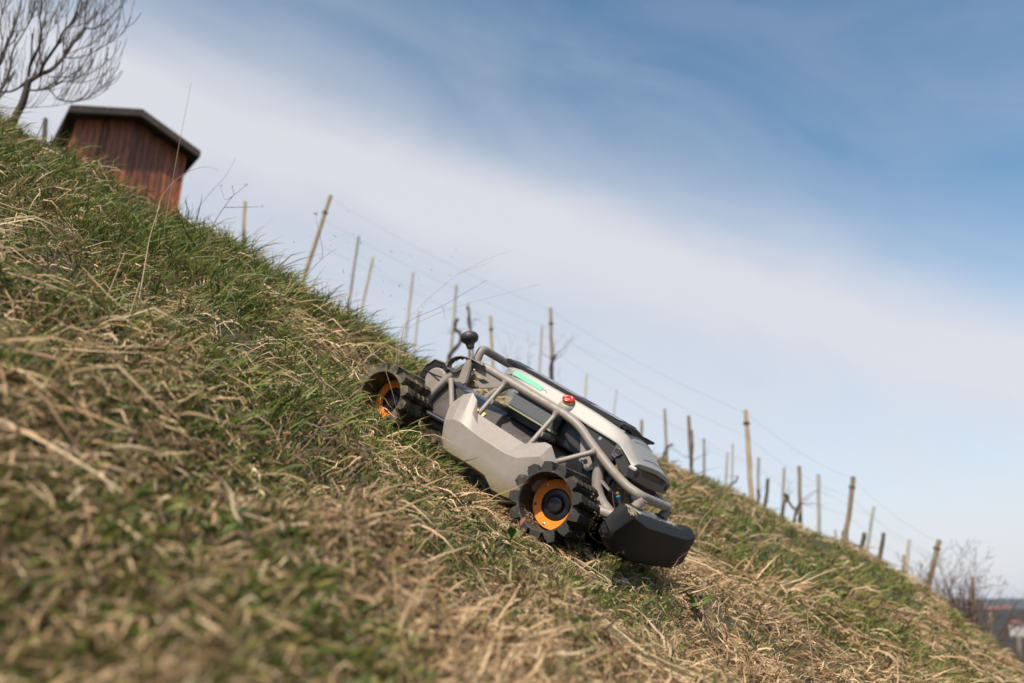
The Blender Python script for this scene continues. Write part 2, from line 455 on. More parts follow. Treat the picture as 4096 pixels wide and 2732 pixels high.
def ground(x, y, rough=True):
    x = np.asarray(x, float); y = np.asarray(y, float)
    a = np.clip(x / np.maximum(y, 0.9), _a[0], _a[-1])
    zr, yc, gh = np.interp(a, _a, _zr), np.interp(a, _a, _yc), np.interp(a, _a, _gh)
    plane = SLX * x + SLY * y - DROP
    zc = yc * zr - gh * 1.0
    dz = zc - (SLX * a * yc + SLY * yc - DROP)
    y0 = np.where(yc < 4.2, 1.25, 3.3) if False else 1.25 + np.clip((yc - 3.1) / 1.5, 0, 1) * 2.1
    t = np.clip((y - y0) / np.maximum(yc - y0, 0.3), 0, 1)
    s = t * t * (3 - 2 * t)
    near = plane + s * dz
    e = np.maximum(y - yc, 0)
    far = zc + (zc / yc) * e - 0.025 * e - 0.004 * np.minimum(e, 14) ** 2 - 0.11 * np.maximum(e - 14, 0)
    z = np.where(y < yc, near, far)
    if rough:
        bil = 1 - 2 * np.abs(vnoise(x * 3.1 + 8.3, y * 3.1 + 2.2) - 0.5) * (0.6 + 0.8 * vnoise(x * 1.4, y * 1.4))
        d2 = ((x - MOWER_XY[0] + 0.15) / 0.75) ** 2 + ((y - MOWER_XY[1] - 0.25) / 0.75) ** 2
        calm = 1 - 0.75 * np.exp(-d2)
        k = np.clip(y / 3.0, 0.8, 2.5)
        z = z + calm * (0.115 * (bil - 0.6) + 0.12 * (fbm(x * 2.6 + 3, y * 2.6) - 0.5) + 0.05 * k * (fbm(x * 0.9 + 40, y * 0.9 + 9) - 0.5) + 0.03 * (fbm(x * 9, y * 9, 2) - 0.5))
        z = z + 0.055 * np.exp(-(((x - 0.36) / 0.24) ** 2 + ((y - 2.36) / 0.26) ** 2))
        # bank of long grass uphill of the rear wheel, towards the camera
        z = z + 0.035 * np.exp(-(((x + 0.56) / 0.32) ** 2 + ((y - 2.08) / 0.34) ** 2))
    return z
def gz(x, y): return float(ground(np.array([x]), np.array([y]))[0])

def axis_coords(lo, hi, n, centre, k):
    t = np.linspace(-1, 1, n)
    s = np.sinh(k * t) / math.sinh(k)
    return centre + np.where(s < 0, s * (centre - lo), s * (hi - centre))
gx = axis_coords(-70, 70, 320, 0.0, 5.2)
gy = axis_coords(-8, 95, 320, 2.2, 5.2)
X, Y = np.meshgrid(gx, gy)
Z = ground(X, Y)
nx, ny = len(gx), len(gy)
idx = np.arange(nx * ny).reshape(ny, nx)
quads = np.stack([idx[:-1, :-1], idx[:-1, 1:], idx[1:, 1:], idx[1:, :-1]], -1).reshape(-1, 4)
def np_mesh(name, co, quads_, mat, smooth=True, tris=None):
    me = bpy.data.meshes.new(name)
    nv = len(co); nq = len(quads_); nt_ = 0 if tris is None else len(tris)
    me.vertices.add(nv); me.vertices.foreach_set('co', np.ascontiguousarray(co, dtype=np.float32).ravel())
    loops = quads_.ravel() if tris is None else np.concatenate([quads_.ravel(), tris.ravel()])
    me.loops.add(len(loops)); me.loops.foreach_set('vertex_index', loops.astype(np.int32))
    me.polygons.add(nq + nt_)
    starts = np.arange(nq) * 4
    if tris is not None: starts = np.concatenate([starts, nq * 4 + np.arange(nt_) * 3])
    me.polygons.foreach_set('loop_start', starts.astype(np.int32))
    me.polygons.foreach_set('use_smooth', np.full(nq + nt_, smooth))
    me.update(calc_edges=True)
    me.materials.append(MATS[mat])
    return me
me = np_mesh('hillside', np.stack([X.ravel(), Y.ravel(), Z.ravel()], -1), quads, 'hillside_soil')
tag(link(bpy.data.objects.new('hillside', me)), 'steep hillside of soil and matted dry grass', kind='structure')

# ------------------------------------------------------------------ grass
def blades(name, base, d0, droop, length, width, col, lift, mat, nseg=3, keep_above=True, label=None, tipcol=None):
    """base (n,3), d0 start direction, droop direction, one strip per blade that narrows to a point"""
    n = len(base)
    ts = np.linspace(0, 1, nseg + 1)
    pts = []
    for t in ts:
        p = base + length[:, None] * (d0 * t * (1 - 0.35 * t) + droop * t * t)
        if keep_above and t > 0:
            g = ground(p[:, 0], p[:, 1]) + lift * min(1, t * 2.2)
            p[:, 2] = np.maximum(p[:, 2], g)
        pts.append(p)
    pts = np.stack(pts, 1)                              # n, nseg+1, 3
    if nseg > 2:
        kink = rng.normal(0, 0.028, (n, nseg - 1, 3)) * length[:, None, None]
        kink[:, :, 2] = np.abs(kink[:, :, 2]) * 0.5
        pts[:, 1:nseg] += kink                          # blades are bent and broken, not smooth curves
    tang = np.gradient(pts, axis=1); tang /= np.linalg.norm(tang, axis=2, keepdims=True) + 1e-9
    rnd = rng.normal(size=(n, 3)); rnd[:, 2] *= 0.35
    side = np.cross(tang, rnd[:, None, :]); side /= np.linalg.norm(side, axis=2, keepdims=True) + 1e-9
    prof = np.clip(np.array([0.75, 1.0, 0.9, 0.62, 0.3])[:nseg] if nseg <= 5 else 1 - ts[:-1], 0, 1)
    w = width[:, None] * prof[None, :]
    L = pts[:, :nseg] - side[:, :nseg] * w[..., None] * 0.5
    R = pts[:, :nseg] + side[:, :nseg] * w[..., None] * 0.5
    co = np.concatenate([np.stack([L, R], 2).reshape(n, nseg * 2, 3), pts[:, nseg:nseg + 1]], 1)   # n, 2nseg+1, 3
    per = nseg * 2 + 1
    off = (np.arange(n) * per)[:, None, None]
    q = np.array([[2 * k, 2 * k + 1, 2 * k + 3, 2 * k + 2] for k in range(nseg - 1)])
    quads_ = (off + q[None]).reshape(-1, 4)
    tris = (off[:, 0] + np.array([2 * nseg - 2, 2 * nseg - 1, 2 * nseg])[None]).reshape(-1, 3)
    me = np_mesh(name, co.reshape(-1, 3), quads_, mat, True, tris)
    at = me.color_attributes.new('Col', 'FLOAT_COLOR', 'POINT')
    cc = np.ones((n, per, 4), np.float32)
    cc[:, :, :3] = col[:, None, :]
    if tipcol is not None:
        f = np.concatenate([np.repeat(ts[:nseg], 2), [1.0]])
        cc[:, :, :3] = col[:, None, :] * (1 - f[None, :, None]) + tipcol[:, None, :] * f[None, :, None]
    at.data.foreach_set('color', cc.ravel())
    o = link(bpy.data.objects.new(name, me))
    return tag(o, label, kind='stuff')

MOW_R = np.array([[0.747703, 0.455381, 0.483289], [-0.392022, 0.890157, -0.232251], [-0.535965, -0.015805, 0.844092]])
MOW_T = np.array([0.0915656, 2.2043441, 0.2646092])
def to_mower(p): return (p - MOW_T) @ MOW_R
def in_mower(p, m=0.0):
    q = to_mower(p)
    under = (q[:, 0] > -0.80) & (q[:, 0] < 0.10) & (q[:, 1] > 0.02) & (q[:, 1] < 0.60)
    wheels = np.zeros(len(p), bool)
    for wx in (0.0, -0.712):
        for y0 in (-0.005, 0.45):
            wheels |= (np.abs(q[:, 0] - wx) < 0.10) & (q[:, 1] > y0) & (q[:, 1] < y0 + 0.16)
    return under, wheels
def beside_wheels(p):
    """the tyres press the grass down where they roll"""
    q = to_mower(p); f = np.ones(len(p))
    for wx in (0.0, -0.712):
        d = ((q[:, 0] - wx) / 0.17) ** 2 + ((q[:, 1] + 0.06) / 0.16) ** 2
        f = np.minimum(f, 1 - 0.62 * np.exp(-d))
    return f
DOWN = np.array([0.84, -0.40, -0.62]); DOWN = DOWN / np.linalg.norm(DOWN)     # straight down the fall line
NRM = np.array([0.4833, -0.2323, 0.8441])
def scatter(n, ymin, ymax, amax, power=1.0):
    """points on the slope, denser towards the camera"""
    u = rng.random(n)
    y = (ymin ** (1 - power) + u * (ymax ** (1 - power) - ymin ** (1 - power))) ** (1 / (1 - power)) if power != 1 else ymin * (ymax / ymin) ** u
    a = rng.uniform(-amax, amax, n)
    x = a * (y + 0.25)
    return x, y
def mowed(x, y):
    """1 where the machine has already cut: below and right of it"""
    q = to_mower(np.stack([x, y, ground(x, y, False)], -1))
    s = np.clip((q[:, 0] + 0.35) / 0.35, 0, 1)
    return s * np.clip(1 - (q[:, 1] - 1.4) / 1.2, 0, 1)
def green_map(x, y):
    brow = np.clip((y - 2.2) / 0.5, 0, 1) * np.clip((-x - 0.5) / 0.5, 0, 1) * np.clip((4.5 - y) / 0.5, 0, 1)
    return fbm(x * 1.15 + 11, y * 1.15 + 4, 3) * 0.65 + fbm(x * 4.5 + 2, y * 4.5 + 31, 2) * 0.35 + 0.13 * brow
def unit(v): return v / (np.linalg.norm(v, axis=-1, keepdims=True) + 1e-9)

STRAW = np.array([[0.46, 0.325, 0.185], [0.34, 0.230, 0.120], [0.57, 0.430, 0.275], [0.22, 0.142, 0.072], [0.13, 0.085, 0.045], [0.41, 0.295, 0.175], [0.085, 0.055, 0.032], [0.28, 0.185, 0.095]])
GREEN = np.array([[0.080, 0.115, 0.019], [0.050, 0.078, 0.014], [0.120, 0.152, 0.026], [0.034, 0.058, 0.013], [0.175, 0.178, 0.038], [0.060, 0.090, 0.021], [0.100, 0.120, 0.025]])
def pick(pal, n, jit=0.16):
    c = pal[rng.integers(0, len(pal), n)]
    return np.clip(c * rng.uniform(1 - jit, 1 + jit, (n, 1)) * rng.uniform(0.94, 1.06, (n, 3)), 0, 1)

# dry tussocks: blades leave the crown together, arch over and lie down the slope
def dry_tussocks(name, nt_, nb, ymin, ymax, amax, power, lscale, wscale, label, nseg=4, neat_p=0.42, rad0=0.068, arch=0.75, drp=0.45, pale=1.0):
    x, y = scatter(nt_, ymin, ymax, amax, power)
    g = green_map(x, y)
    keep = rng.random(nt_) < np.clip(1.25 - 1.55 * np.clip((g - 0.30) / 0.30, 0, 1), 0.22, 1)
    x, y = x[keep], y[keep]; nt2 = len(x)
    mow = mowed(x, y)
    neat = (rng.random(nt2) < neat_p * (1 - 0.7 * mow)).astype(float)          # some tussocks lie combed, the rest are tousled
    comb = DOWN[None] * (1 - 0.35 * mow[:, None]) + rng.normal(0, 1, (nt2, 3)) * (0.68 - 0.40 * neat[:, None] + 0.25 * mow[:, None])
    swirl = fbm(x * 0.8 + 70, y * 0.8 + 3, 2) - 0.5
    comb = comb + swirl[:, None] * np.array([[-1.6, -2.4, 0.2]])
    comb = unit(comb)
    size = (0.6 + 0.9 * rng.random(nt2) ** 1.5) * lscale * np.clip(y / 2.5, 1.0, 1.3)
    mow = mowed(x, y)
    size = size * (1 - 0.52 * mow) * (0.92 + 0.42 * neat)
    bid = np.repeat(np.arange(nt2), nb); n = len(bid)
    rad = rad0 * size[bid] / lscale * np.sqrt(rng.random(n)) * 1.6
    ang = rng.uniform(0, 2 * np.pi, n)
    bx = x[bid] + rad * np.cos(ang); by = y[bid] + rad * np.sin(ang)
    bz = ground(bx, by)
    out = np.stack([np.cos(ang), np.sin(ang), np.zeros(n)], -1)
    cb = unit(comb[bid] + rng.normal(0, 1, (n, 3)) * (0.34 - 0.24 * neat[bid][:, None] + 0.2 * mow[bid][:, None]))
    d0 = unit(NRM[None] * (0.05 + arch * rng.random((n, 1)) ** 1.5) + cb * rng.uniform(0.5, 1.1, (n, 1)) + out * 0.35)
    droop = cb * 0.55 - NRM[None] * rng.uniform(0.05, drp, (n, 1)) + rng.normal(0, 0.13, (n, 3))
    ln = size[bid] * rng.uniform(0.4, 1.2, n) * np.clip(0.55 + by * 0.3, 0.6, 1)
    wd = wscale * rng.uniform(0.5, 1.35, n) * np.clip(by / 2.6, 1.0, 2.2)
    lift = rng.random(n) ** 1.6 * 0.055 * size[bid] / lscale * (1 - 0.5 * mow[bid])
    col = pick(STRAW, n) if pale == 1.0 else pick(STRAW[[0, 1, 2, 5, 0, 2, 3]], n) * pale
    col = col * rng.uniform(0.8, 1.15, nt2)[bid][:, None]
    base = np.stack([bx, by, bz - 0.004], -1)
    under, wheels = in_mower(base)
    qm = to_mower(base); rw = (qm[:, 0] > -1.02) & (qm[:, 0] < -0.55) & (qm[:, 1] > -0.42) & (qm[:, 1] < 0.05)
    ok = ~wheels & ~(under & (rng.random(n) < 0.85)) & ~(rw & (rng.random(n) < 0.7))
    ln = np.where(under, np.minimum(ln, 0.05), ln); ln = ln * beside_wheels(base); ln = np.where(rw, np.minimum(ln, 0.11), ln)
    return blades(name, base[ok], d0[ok], droop[ok], ln[ok], wd[ok], np.clip(col[ok], 0, 1), lift[ok] + 0.003, 'straw_blade', nseg, label=label)
def green_tufts(name, nt_, nb, ymin, ymax, amax, power, lscale, wscale, label, thresh=0.40, nseg=3, only=None):
    x, y = scatter(nt_, ymin, ymax, amax, power)
    if only is not None:
        sel = only(x, y); x, y = x[sel], y[sel]; nt_ = len(x)
    g = green_map(x, y)
    keep = rng.random(nt_) < np.clip((g - thresh) / 0.16, 0.22, 1)
    x, y, g = x[keep], y[keep], g[keep]; nt2 = len(x)
    size = rng.uniform(0.55, 1.3, nt2) * lscale * np.clip(y / 2.8, 1.0, 1.5)
    mow = mowed(x, y)
    size = size * (1 - 0.58 * mow)
    bid = np.repeat(np.arange(nt2), nb); n = len(bid)
    rad = 0.05 * np.sqrt(rng.random(n)) * np.clip(y[bid] / 2.5, 1, 2)
    ang = rng.uniform(0, 2 * np.pi, n)
    bx = x[bid] + rad * np.cos(ang); by = y[bid] + rad * np.sin(ang)
    bz = ground(bx, by)
    out = np.stack([np.cos(ang), np.sin(ang), np.zeros(n)], -1)
    upv = np.array([[0.12, -0.06, 1.0]])
    d0 = unit(upv + out * rng.uniform(0.0, 0.75, (n, 1)) + rng.normal(0, 0.22, (n, 3)))
    droop = out * rng.uniform(0.0, 0.5, (n, 1)) + DOWN[None] * rng.uniform(-0.05, 0.35, (n, 1)) + rng.normal(0, 0.08, (n, 3))
    ln = size[bid] * rng.uniform(0.4, 1.15, n)
    wd = wscale * rng.uniform(0.6, 1.3, n) * np.clip(by / 2.6, 1.0, 2.2)
    col = pick(GREEN, n)
    yel = rng.random(n) < 0.16
    tip = np.where(yel[:, None], np.array([[0.34, 0.26, 0.10]]), col * 1.25)
    base = np.stack([bx, by, bz - 0.004], -1)
    under, wheels = in_mower(base)
    ok = ~wheels & ~(under & (rng.random(n) < 0.8))
    ln = np.where(under, np.minimum(ln, 0.045), ln); ln = ln * beside_wheels(base)
    return blades(name, base[ok], d0[ok], droop[ok], ln[ok], wd[ok], np.clip(col[ok], 0, 1), np.full(ok.sum(), 0.004), 'green_blade', nseg, label=label, tipcol=np.clip(tip[ok], 0, 1))

dry_tussocks('dry_grass', 4600, 40, 0.30, 4.6, 0.95, 1.25, 0.128, 0.0039, 'straw coloured dead grass combed down the slope in matted tussocks', 4)
dry_tussocks('far_dry_grass', 7600, 22, 3.0, 13.0, 0.95, 1.4, 0.105, 0.0038, 'out of focus dead grass on the far side of the slope', 3)
green_tufts('green_grass', 12000, 16, 0.30, 4.6, 0.95, 1.25, 0.100, 0.0038, 'fresh green grass growing through the dead thatch', 0.37, 3)
green_tufts('far_green_grass', 10500, 12, 3.0, 13.0, 0.95, 1.4, 0.095, 0.0040, 'out of focus green grass on the far side of the slope', 0.30, 2)
# old tussocks: long thatch spilling downhill over its own mound
dry_tussocks('long_thatch', 300, 130, 0.55, 4.4, 0.95, 1.05, 0.200, 0.0042, 'long pale thatch spilling over old grass tussocks', 5, neat_p=1.0, rad0=0.075, arch=1.3, drp=1.1, pale=1.12)
# tall fresh grass along the brow below the shed
green_tufts('tall_green_grass', 9000, 15, 1.9, 3.6, 0.95, 1.0, 0.165, 0.0040, 'tall fresh grass standing along the brow of the bank', 0.30, 4,
            only=lambda x, y: (x < -0.35) & (y > 2.25 - 0.0 * x) & (rng.random(len(x)) < 0.45 * vnoise(x * 2.2 + 5, y * 2.2) + 0.12))
# stubble the machine leaves: short stems, green and dry mixed
n = 110000
x, y = scatter(n, 0.6, 7.0, 0.95, 1.2)
kp = rng.random(n) < (0.18 + 0.82 * mowed(x, y)); x, y = x[kp], y[kp]; n = len(x)
base = np.stack([x, y, ground(x, y) - 0.003], -1)
under, wheels = in_mower(base); ok = ~wheels
base = base[ok]; n = len(base); y = base[:, 1]
gm = green_map(base[:, 0], y)
isg = rng.random(n) < np.clip(0.25 + (gm - 0.33) * 2.6, 0.15, 0.8)
col = np.where(isg[:, None], pick(GREEN, n), pick(STRAW, n) * 0.92)
d0 = unit(np.array([[0.15, -0.08, 0.9]]) + rng.normal(0, 0.42, (n, 3)))
drp = rng.normal(0, 0.15, (n, 3)) + DOWN[None] * 0.18
blades('cut_stubble', base, d0, drp, rng.uniform(0.018, 0.052, n) * np.clip(y / 3, 1, 1.6), 0.0030 * rng.uniform(0.6, 1.3, n) * np.clip(y / 2.4, 1, 2.2), np.clip(col, 0, 1), np.full(n, 0.003), 'green_blade', 2, label='short cut stubble of mixed green and dry stems')
# soil the near front tyre has torn open, lying on the track
n = 2600
qx = rng.normal(-0.20, 0.075, n); qy = rng.normal(-0.005, 0.05, n)
w_ = MOW_T[None] + np.stack([qx, qy, np.full(n, -0.1)], -1) @ MOW_R.T
zg = ground(w_[:, 0], w_[:, 1]) + np.abs(rng.normal(0, 0.010, n))
sz = rng.uniform(0.002, 0.009, n) * rng.uniform(0.5, 1, n)
oct_ = np.array([[1, 0, 0], [-1, 0, 0], [0, 1, 0], [0, -1, 0], [0, 0, 1], [0, 0, -1]], float)
co = np.stack([w_[:, 0], w_[:, 1], zg], -1)[:, None, :] + oct_[None] * sz[:, None, None] * rng.uniform(0.5, 1.3, (n, 6, 1))
tri = np.array([[0, 2, 4], [2, 1, 4], [1, 3, 4], [3, 0, 4], [2, 0, 5], [1, 2, 5], [3, 1, 5], [0, 3, 5]])
tris = (np.arange(n)[:, None, None] * 6 + tri[None]).reshape(-1, 3)
me = np_mesh('torn_soil', co.reshape(-1, 3), np.zeros((0, 4), int), 'soil_clod', False, tris)
tag(link(bpy.data.objects.new('torn_soil', me)), 'crumbs of brown soil torn up behind the near front tyre', kind='stuff')
# cut stalks lying loose
n = 42000
x, y = scatter(n, 0.35, 6.0, 0.95, 1.15)
base = np.stack([x, y, ground(x, y) + rng.random(n) * 0.02], -1)
d = unit(rng.normal(size=(n, 3)) + DOWN[None] * 0.5); d = unit(d - NRM[None] * (d @ NRM)[:, None] * 0.8)
under, wheels = in_mower(base); ok = ~wheels & ~under
wdt = 0.0030 * rng.uniform(0.6, 1.3, n) * np.clip(y / 2.6, 1, 2)
blades('straw_litter', base[ok], d[ok], np.zeros((ok.sum(), 3)), (rng.uniform(0.02, 0.085, n) * np.clip(y / 3, 1, 1.5))[ok], wdt[ok], pick(STRAW, n)[ok], (rng.random(n) * 0.03 + 0.004)[ok], 'straw_blade', 2, label='loose cut stalks scattered over the grass')

# ------------------------------------------------------------------ the mowing robot (x forward, y towards its far side, z up; origin at the near front axle)
mower = empty('robot_mower')
mower.matrix_world = Matrix([[*MOW_R[i], MOW_T[i]] for i in range(3)] + [[0, 0, 0, 1]])
tag(mower, 'taupe tube framed robot mower with orange hubs and black bumper driving down the slope', 'robot mower')
YC = 0.30
mir = lambda p: (p[0], 2 * YC - p[1], p[2])
TP = 'taupe_paint'

# --- tubular frame
RT = 0.0143
rail = [(-.655, .16, .045), (-.632, .16, .118), (-.598, .16, .192), (-.552, .16, .247), (-.50, .16, .252), (-.150, .16, .243), (-.088, .16, .232), (-.035, .16, .206),
        (.070, .16, .165), (.140, .16, .146), (.186, .165, .143)]
frame = tube('frame_tube', fillet(rail + [mir(p) for p in rail[::-1]], [0, .03, .03, .03, .02, .03, .04, .04, .03, .04, .03, .03, .04, .03, .04, .04, .03, .02, .03, .03, .03, 0], 6), RT, TP, mower, 18)
hoop = [(-.545, .16, .250), (-.556, .163, .304), (-.556, .437, .304), (-.545, .44, .250)]
tube('rear_hoop', fillet(hoop, [0, .034, .034, 0], 8), RT, TP, mower, 18)
def weld(p, axis, r, parent):
    a = Vector(axis).normalized()
    return lathe('weld_collar', [(r * 1.0, -.012), (r * 1.12, -.006), (r * 1.5, -.001), (r * 1.75, .004), (r * 1.3, .007)], p, a, TP, parent, 16)
struts = [((-.592, .152, .152), (-.486, .082, .078), .0088), ((-.396, .148, .238), (-.392, .088, .104), .0082), ((-.177, .148, .230), (-.179, .088, .096), .0082), ((-.006, .150, .186), (-.078, .092, .100), .0082)]
for p, q, r in struts:
    for side in (0, 1):
        P0, P1 = (p, q) if not side else (mir(p), mir(q))
        s_ = tube('strut', [P0, Vector(P0).lerp(Vector(P1), .5), P1], r, TP, mower, 14)
        weld(P0, Vector(P0) - Vector(P1), r, s_)
for x_, z_ in ((-.389, .164), (-.174, .155)):
    c_ = tube('cross_tube', [(x_, .112, z_), (x_, .25, z_)], .0098, TP, mower, 14)
    lathe('end_cap', [(.0115, 0), (.0115, .006), (.006, .006)], (x_, .249, z_), (0, 1, 0), 'deck_paint', c_, 14)
tube('axle_tube', [(.03, .15, .030), (.10, .16, .045), (.185, .16, .066)], .0165, TP, mower, 16)
tube('axle_tube', [(.03, .45, .030), (.10, .44, .045), (.185, .44, .066)], .0165, TP, mower, 16)
tube('axle_tube', [(-.712, .10, .0), (-.712, .50, .0)], .017, 'deck_paint', mower, 14)
tube('axle_tube', [(0, .10, .0), (0, .50, .0)], .017, 'deck_paint', mower, 14)
for yy in (.172, .428):
    st = tube('bumper_stub', [(.192, yy, .140), (.182, yy, .108), (.176, yy, .080)], .0150, TP, mower, 16)
    tube('weld_collar', [(.1915, yy, .1335), (.1895, yy, .1275)], [.0162, .0156], TP, st, 16)
# legs of the front suspension
for yy in (.190, .410):
    tube('front_leg', fillet([(.004, yy, .182), (.030, yy, .120), (.062, yy, .070), (.120, yy, .050)], .03, 6), .0185, TP, mower, 16)
    prism('leg_shelf', [(.048, .126), (.085, .112), (.088, .106), (.050, .118)], yy - .02, yy + .05, TP, mower, .001)
pl = prism('bolt_plate', [(-.090, .222), (-.060, .172), (-.047, .148), (-.040, .137), (-.028, .138), (-.020, .128), (-.006, .125), (.010, .141), (-.022, .170), (-.060, .222)], .176, .181, TP, mower, .0012)
for bx_, bz_ in ((-.041, .146), (-.013, .134)):
    lathe('bolt', [(.0001, -.006), (.0045, -.006), (.0052, -.003), (.0052, 0), (.0072, 0), (.0072, .0015)], (bx_, .1755, bz_), (0, 1, 0), 'steel', pl, 12)
lathe('plate_dark_disc', [(.0001, -.0012), (.0075, -.0012), (.0075, 0)], (-.026, .1758, .148), (0, 1, 0), 'black_metal', pl, 14)  # black disc paints the shade of a hole; the plate is solid

# --- side guards: moulded panels between the wheels
def guard(side):
    #      bottom rim          bottom             crease              top
    cols = [((-.440, .105, .000), (-.446, .100, .004), (-.470, .100, .045), (-.502, .100, .088)),
            ((-.424, .060, -.022), (-.434, .040, -.012), (-.456, .036, .042), (-.493, .074, .092)),
            ((-.395, .052, -.044), (-.402, .030, -.034), (-.428, .030, .058), (-.466, .074, .140)),
            ((-.355, .050, -.044), (-.362, .030, -.034), (-.398, .030, .062), (-.438, .074, .160)),
            ((-.322, .050, -.042), (-.328, .030, -.032), (-.362, .030, .058), (-.411, .074, .146)),
            ((-.290, .050, -.041), (-.292, .030, -.031), (-.318, .030, .055), (-.386, .074, .110)),
            ((-.228, .050, -.043), (-.228, .030, -.033), (-.205, .030, .053), (-.184, .074, .104)),
            ((-.184, .052, -.068), (-.184, .030, -.057), (-.160, .030, .060), (-.122, .074, .140)),
            ((-.140, .054, -.066), (-.138, .034, -.055), (-.098, .034, .098), (-.100, .074, .141)),
            ((-.104, .064, -.056), (-.100, .046, -.046), (-.058, .046, .082), (-.062, .076, .106)),
            ((-.096, .110, -.050), (-.092, .105, -.040), (-.050, .105, .080), (-.056, .110, .102))]
    bm = bmesh.new(); rows = []
    vl = bm.verts.layers.float.new('crease_vert'); cl = bm.edges.layers.float.new('crease_edge')
    for c in cols:
        rows.append([bm.verts.new(v if not side else mir(v)) for v in c])
    for i in range(len(rows) - 1):
        for j in range(3):
            bm.faces.new((rows[i][j], rows[i + 1][j], rows[i + 1][j + 1], rows[i][j + 1]))
    for e in bm.edges:
        e[cl] = 1.0 if e.is_boundary else 0.0
    for i in range(len(rows) - 1):
        for j in (1, 2):
            e = bm.edges.get((rows[i][j], rows[i + 1][j]))
            if e: e[cl] = 0.86
    for i in (2, 4, 5, 6, 7):
        e = bm.edges.get((rows[i][2], rows[i][3]))
        if e: e[cl] = 0.8
    for i in (1, 8):
        for j in (1, 2):
            e = bm.edges.get((rows[i][j], rows[i][j + 1]))
            if e: e[cl] = 0.7
    for i, w_ in ((1, .5), (4, .9), (5, .8), (6, 1.0), (7, .5), (9, .6)): rows[i][3][vl] = w_
    o = bm_obj('side_guard', bm, 'guard_paint', mower, True)
    s = o.modifiers.new('solid', 'SOLIDIFY'); s.thickness = 0.004; s.offset = 1 if side == 0 else -1
    m_ = o.modifiers.new('sub', 'SUBSURF'); m_.subdivision_type = 'SIMPLE'; m_.levels = 1; m_.render_levels = 1
    m_ = o.modifiers.new('edge', 'BEVEL'); m_.width = .006; m_.segments = 3; m_.limit_method = 'ANGLE'; m_.angle_limit = math.radians(14)
    o.data.set_sharp_from_angle(angle=math.radians(180))
    wn_ = o.modifiers.new('wn', 'WEIGHTED_NORMAL'); wn_.keep_sharp = True
    return o
guard(0); guard(1)
tube('guard_rail', [(-.62, .13, .02), (-.45, .13, .03), (-.08, .13, .03), (.05, .13, .03)], .011, 'black_metal', mower, 12)
tube('guard_rail', [(-.62, .47, .02), (-.45, .47, .03), (-.08, .47, .03), (.05, .47, .03)], .011, 'black_metal', mower, 12)

# --- cutting deck: rolled sheet between the wheels
prof = []
for k in range(15):
    a = math.radians(192 - k * 13.5)
    prof.append((YC + .155 * math.cos(a), .022 + .138 * math.sin(a)))
bm = bmesh.new(); rows = []
for x_, s_ in ((-.61, .90), (-.585, 1.0), (-.36, 1.0), (-.10, .90), (-.06, .72)):
    rows.append([bm.verts.new((x_, YC + (y_ - YC) * s_, z_ * s_)) for y_, z_ in prof])
for i in range(len(rows) - 1):
    for j in range(len(prof) - 1):
        bm.faces.new((rows[i][j], rows[i + 1][j], rows[i + 1][j + 1], rows[i][j + 1]))
bm.faces.new(rows[0]); bm.faces.new(rows[-1])
deck = bm_obj('mower_deck', bm, 'deck_paint', mower, True, 40)
tube('seam', [(-.36, YC + (y_ - YC) * 1.004, z_ * 1.004 + .0005) for y_, z_ in prof[2:9]], .0018, 'rust', deck, 6)
st_ = [(y_ * 1.0, z_) for y_, z_ in prof[2:5]]
mesh_obj('warning_label', [(-.475, st_[0][0] - .004, st_[0][1] + .004), (-.425, st_[0][0] - .004, st_[0][1] + .004), (-.425, st_[2][0] - .004, st_[2][1] + .004), (-.475, st_[2][0] - .004, st_[2][1] + .004)], [(0, 1, 2, 3)], 'yellow_plastic', deck)
# machinery under the hood
box('battery_box', (-.372, .205, .150), (-.02, .395, .246), 'black_metal', mower, .006)
box('gear_box', (-.10, .20, .05), (.075, .40, .150), 'black_metal', mower, .01)
prism('belt_guard', [(-.13, .215), (-.02, .205), (.02, .18), (.03, .15), (-.03, .155), (-.11, .172), (-.14, .19)], .185, .23, 'dark_plastic', mower, .004)
for k, (p0, p1, p2) in enumerate((((.085, .215, .165), (.118, .20, .12), (.150, .19, .080)), ((.075, .205, .150), (.095, .19, .10), (.130, .185, .065)), ((.105, .235, .16), (.135, .225, .12), (.165, .22, .09)))):
    tube('cable', fillet([p0, p1, p2], .03, 6), .0028, 'black_metal', mower, 8)
ft = tube('hose_fitting', [(.108, .178, .118), (.140, .178, .085)], .0055, 'black_metal', mower, 12)
tube('hose_ring', [(.1095, .178, .1165), (.114, .178, .112)], .0068, 'brass', ft, 12)
tube('hose_ring', [(.117, .178, .109), (.120, .178, .106)], .0066, 'blue_ring', ft, 12)

# --- heat sink: stacked cooling fins
hs = box('heat_sink', (-.368, .186, .178), (-.168, .205, .226), 'black_metal', mower, .002)
fin_me = None
for k in range(11):
    z_ = .1805 + k * .0042
    x0 = -.366 - min(k, 7) * .0022
    if fin_me is None:
        bm = bmesh.new(); box_bm(bm, (0, .156, -.0007), (.203, .187, .0007))
        f0 = bm_obj('cooling_fin', bm, 'fin_metal', hs); fin_me = f0.data; f = f0
    else:
        f = bpy.data.objects.new('cooling_fin', fin_me); link(f, hs)
    f.location = (x0, 0.0 if k > 1 else .006, z_)
    f.rotation_euler = (0, math.radians(1.2), 0)
prism('heat_sink_foot', [(-.352, .176), (-.162, .172), (-.160, .179), (-.356, .181)], .160, .19, 'olive_plate', mower, .001)

